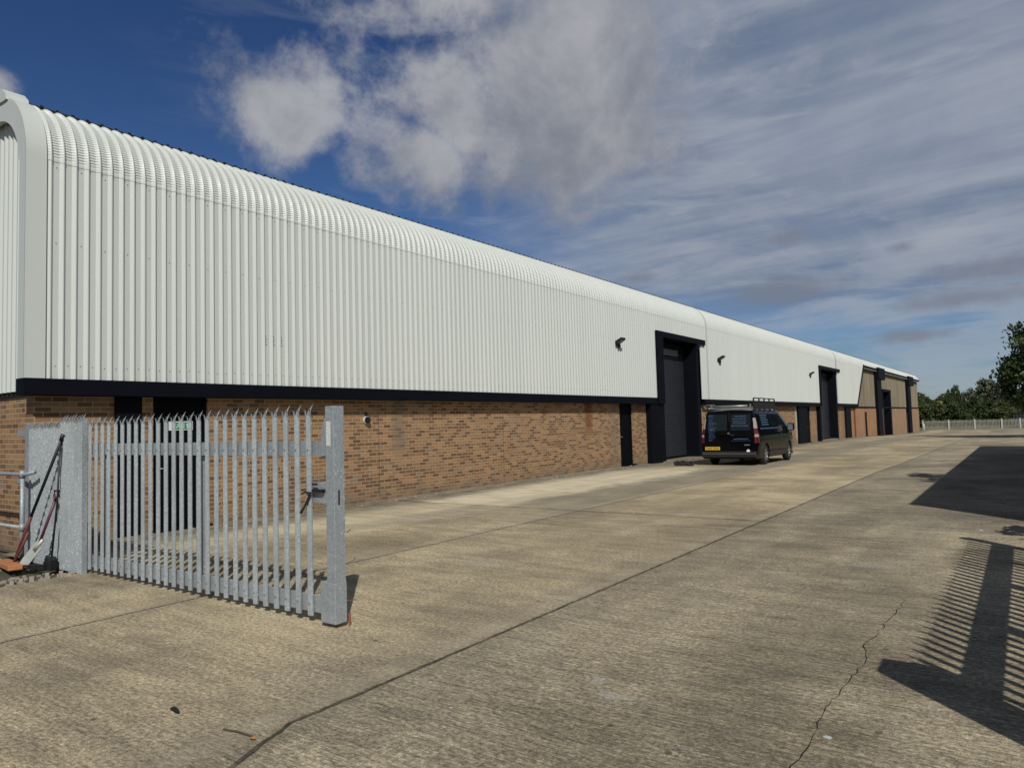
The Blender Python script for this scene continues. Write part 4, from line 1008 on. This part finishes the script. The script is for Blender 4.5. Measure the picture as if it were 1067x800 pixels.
# ------------------------------------------------------------------ far boundary fence
F = thing('boundary_fence', 'weathered pale picket fence across the far end of the yard', 'fence', (-5, 113, -.8))
xs = [-11.45, -8.4, -5.43, -2.46, -.5, 2.6, 6.5, 10.5]
for i in range(len(xs)-1):
    b = MB(); x = xs[i]+.1; random.seed(40+i)
    while x < xs[i+1]-.05:
        h = 1.22+random.uniform(-.05, .04); b.prism([(x-.036, -.02), (x+.036, -.02), (x+.036, h-.05), (x, h+.02), (x-.036, h-.05)], 'y', -.012, .012)
        x += .145+random.uniform(-.012, .02)
    b.box(xs[i]+.04, xs[i+1]-.04, .015, .05, .28, .36).box(xs[i]+.04, xs[i+1]-.04, .015, .05, .92, 1.0)
    for v_i, v in enumerate(b.v): b.v[v_i] = (v[0]+5, v[1], v[2])
    b.build('picket_panel', 'fence_pale', F)
for x in xs: MB().box(x+5-.07, x+5+.07, -.09, .06, -.3, 1.28).build('post', 'fence_post', F)
t = thing('bollard', 'short white bollard by the far corner of the warehouse', 'bollard', (-11.2, 111.2, -.9))
MB().tube([(0, 0, -.2), (0, 0, .86), (0, 0, .93)], [.12, .12, .05], 12).build('shaft', 'fence_post', t, smooth=True); MB().cyl((0, 0, .0), (0, 0, .05), .17, 12).build('base', 'fence_post', t)
# dark container at the right end of the fence
t = thing('storage_container', 'dark blue storage container behind the right end of the far fence', 'container', (1.2, 117, -.8))
b = MB(); pr = []; x = -2.4
while x < 2.4: pr += [(x, 0), (x+.1, .04), (x+.2, .04), (x+.3, 0)]; x += .36
vs = []; fs = []
for x, d_ in pr: vs += [(x, -1.2+d_, 0.1), (x, -1.2+d_, 1.9)]
for i in range(len(pr)-1): fs.append((2*i, 2*i+2, 2*i+3, 2*i+1))
b.add(vs, fs).box(-2.4, 2.6, -1.15, 1.2, .1, 1.9); b.build('side_wall', 'shutter_slate', t); MB().box(-2.5, 2.7, -1.28, 1.3, 1.9, 2.0).build('roof', 'shutter_slate', t)

# ------------------------------------------------------------------ trees
rng = np.random.default_rng(7)
def crown_mesh(lobes, n, size, seed, shell=.55, gaps=.0):
    r = np.random.default_rng(seed); P = []
    vol = np.array([a*b_*c_ for _, _, _, a, b_, c_ in lobes])**.75; vol = vol/vol.sum()
    for (cx_, cy_, cz_, a, b_, c_), q in zip(lobes, vol):
        m = int(n*q); nsub = max(8, int(m/38))
        d = r.normal(size=(nsub, 3)); d /= np.linalg.norm(d, axis=1)[:, None]
        rad = shell+(1-shell)*r.random(nsub)**.6; ce = d*rad[:, None]*(1+.10*r.normal(size=nsub))[:, None]
        idx = r.integers(0, nsub, m); jit = r.normal(size=(m, 3))*.105
        pts = (ce[idx]+jit)*np.array([a, b_, c_])+np.array([cx_, cy_, cz_]); P.append(pts)
    P = np.concatenate(P); m = len(P)
    u = r.normal(size=(m, 3)); u /= np.linalg.norm(u, axis=1)[:, None]
    v = r.normal(size=(m, 3)); v -= u*(u*v).sum(1)[:, None]; v /= np.linalg.norm(v, axis=1)[:, None]
    s = size*(.6+.8*r.random(m))[:, None]
    A = P-u*s; B = P+v*s*.55+np.cross(u, v)*s*.15; Cc = P+u*s; D = P-v*s*.55+np.cross(u, v)*s*.15
    V_ = np.stack([A, B, Cc, D], 1).reshape(-1, 3); F_ = np.arange(4*m).reshape(-1, 4)
    me = bpy.data.meshes.new('crown'); me.from_pydata(V_.tolist(), [], F_.tolist()); return me
def tree(label, cat, loc, lobes, n, size, m, seed, name='tree', group=None, trunk_r=.25, zc=None, shell=.55):
    t = thing(name, label, cat, loc, 0, group)
    me = crown_mesh(lobes, n, size, seed, shell); me.materials.append(MATS[m])
    o = bpy.data.objects.new('crown', me); COL.objects.link(o); o.parent = t
    b = MB(); random.seed(seed); zc = zc or min(l[2] for l in lobes)
    b.tube([(0, 0, -.3), (.05, .02, zc*.5), (0, .05, zc)], [trunk_r*1.25, trunk_r, trunk_r*.75], 9)
    for l in lobes:
        c = Vector(l[:3]); st_ = Vector((0, .03, zc*.75)); b.tube([st_, st_.lerp(c, .5)+Vector((0, 0, -.2)), c], [trunk_r*.55, trunk_r*.38, trunk_r*.15], 6)
        for q in range(4):
            e_ = c+Vector((random.uniform(-.7, .7)*l[3], random.uniform(-.7, .7)*l[4], random.uniform(-.2, .7)*l[5])); b.tube([c.lerp(st_, .3), e_], [trunk_r*.2, trunk_r*.06], 5)
    b.build('trunk', 'bark', t, smooth=True); return t
# big tree at the right edge of the frame
tree('large dark leafy tree at the right edge overhanging the yard', 'tree', (3.6, 58, -.25),
     [(0, 0, 4.7, 4.3, 4.2, 2.5), (-2.3, .5, 4.3, 2.7, 2.6, 2.0), (-1.2, 0, 6.1, 3.0, 3, 2.0), (1.5, 0, 8.2, 3.8, 3.6, 3.2), (-3.0, .3, 3.2, 1.9, 1.8, 1.3), (0, 0, 10.2, 2.6, 2.6, 2.0), (2.5, .5, 5.5, 3.5, 3, 3)], 34000, .15, 'leaf_dark', 3, trunk_r=.32, zc=2.6)
# small tree behind the shed, throws the leafy shadow
tree('slim tree standing behind the low shed outside the frame', 'tree', (4.3, 14.6, 0), [(0, 0, 5.6, 1.5, 1.5, 1.6), (-.2, .3, 6.9, .8, .9, 1.0), (.4, -.9, 6.9, .7, .6, 1.2)], 2600, .11, 'leaf_mid', 9, trunk_r=.12, zc=3.8, shell=.3)
tree('low shrub beside the gate run outside the frame', 'shrub', (1.0, 10.35, 0), [(0, 0, .95, .42, .5, .55), (.1, .3, 1.3, .3, .3, .4)], 1500, .07, 'leaf_mid', 13, name='shrub', trunk_r=.03, zc=.5, shell=.3)
# far belt
proto = []
for i, (lb, m) in enumerate((('p', 'leaf_dark'), ('q', 'leaf_mid'), ('r', 'leaf_grey'))):
    L = [(0, 0, 2.3, 2.9, 2.3, 2.0), (-1.6, .4, 1.9, 2.1, 2, 1.7), (1.7, -.3, 2.1, 2.0, 2, 1.9), (.3, 0, 3.7, 1.7, 1.7, 1.3)]
    proto.append((L, m))
front = [(-14.2, 124, .85, 0, 'dark rounded bush at the left end of the far hedge behind the fence'), (-11.0, 126, .80, 1, 'green bush behind the fence just right of the warehouse corner'), (-8.0, 123, .72, 0, 'dark low bush behind the left part of the far fence'),
         (-5.2, 127, .95, 0, 'broad dark bush behind the middle of the far fence'), (-2.3, 124, .74, 1, 'low green bush behind the second fence post'), (.6, 126, .82, 0, 'dark bush behind the fence left of the big tree'), (4.0, 125, .95, 0, 'dark bush hidden beyond the container')]
pt = {}
def place(kind, x, y, z, sc, label, cat, nm, grp):
    if kind not in pt:
        L, m = proto[kind]; t = tree(label, cat, (x, y, z), L, 6500, .19, m, 60+kind, name=nm, group=grp, trunk_r=.15, zc=1.2); pt[kind] = t
        t.scale = (sc,)*3 if not isinstance(sc, tuple) else sc
    else: t = dup(pt[kind], (x, y, z), random.uniform(0, 6), sc, label=label, cat=cat, group=grp); t.name = nm
    return t
random.seed(17)
for x, y, s, k_, lb in front: place(k_, x, y, -.9, s, lb, 'bush', 'bush', 'bushes behind the far fence')
for x, y, s, k_, lb in [(-17.5, 140, 1.15, 0, 'dark tree just showing beside the warehouse corner'), (-13.6, 141, 1.12, 1, 'green tree in the second row right of the warehouse'), (-10.2, 139, 1.05, 0, 'dark tree in the second row below the pointed tree'), (-6.6, 142, 1.0, 1, 'green tree in the second row under the pale grass strip'), (-2.8, 140, 1.05, 0, 'dark tree in the second row below the grey-green tree'), (1.5, 141, 1.2, 1, 'green tree in the second row behind the big crown'), (6, 140, 1.2, 0, 'dark tree far right in the second row')]:
    place(k_, x, y, -.8, (s*.95, s*.9, s*.66), lb, 'tree', 'hedgerow_tree', 'trees in the second row')
for x, y, s, k_, lb in [(-23.5, 172, 1.3, 1, 'distant tree with its top beside the warehouse roof end'), (-17.5, 174, 1.3, 0, 'distant dark tree left of the pointed tree'), (-11.6, 171, (.7, .7, 1.50), 0, 'distant pointed dark tree standing above the hedge line'), (-6.6, 176, (1.35, 1.3, 1.72), 2, 'tall rounded grey-green tree beyond the hedge'), (3, 176, 1.5, 2, 'distant grey-green tree behind the big crown'), (-29, 175, 1.4, 0, 'distant tree mostly behind the warehouse corner')]:
    place(k_, x, y, -.7, s if not isinstance(s, float) else (s, s, s*.84), lb, 'tree', 'distant_tree', 'distant trees')
for i, x in enumerate(np.linspace(-70, 30, 22)):
    place([0, 1, 1][i % 3], x+random.uniform(-1.5, 1.5), 232+random.uniform(-6, 6), 3.4, random.uniform(.55, .8), 'far small tree in the row along the top of the slope', 'tree', 'skyline_tree', 'trees along the slope')

# ------------------------------------------------------------------ things beside the frame that throw the shadows
S = thing('storage_shed', 'low flat roofed shed standing just right of the yard', 'shed', (1.9, 25, 0))
MB().box(-.78, .95, -13.6, 13.9, -.3, 3.38).build('wall', 'shed_wall', S)
MB().box(-.83, 1.0, -13.65, 13.95, 3.38, 3.5).build('roof', 'black_steel', S, bevel=.01)
MB().box(-.80, -.775, -6, -3.2, .0, 2.4).build('door', 'black_door', S)
G2 = thing('palisade_gate', 'second galvanised palisade leaf folded back along the right side of the yard', 'gate', (.735, 3.66, 0))
for i in range(34):
    o = pale(MB(), 0, .30+i*.158, .05, 1.80, .072, axis='y').build('pale', 'galvanised', G2)
MB().box(.01, .06, .1, 5.6, 1.22, 1.44).build('rail', 'galvanised', G2); MB().box(.01, .06, .1, 5.6, .08, .24).build('rail', 'galvanised', G2)
MB().box(-.09, .14, -.18, .10, 0, 1.86).build('end_post', 'galvanised', G2, bevel=.004)
MB().prism([(.10, 1.2), (.10, 1.80), (.2, 1.76), (.34, 1.45), (.36, 1.2)], 'x', .0, .01).build('guide_plate', 'galvanised', G2)
MB().box(-.05, .08, 5.52, 5.62, 0, 1.80).build('end_post', 'galvanised', G2)
for y in (1.75, 3.3, 4.5): MB().box(.0, .06, y, y+.09, .2, 1.25).build('upright', 'galvanised', G2)
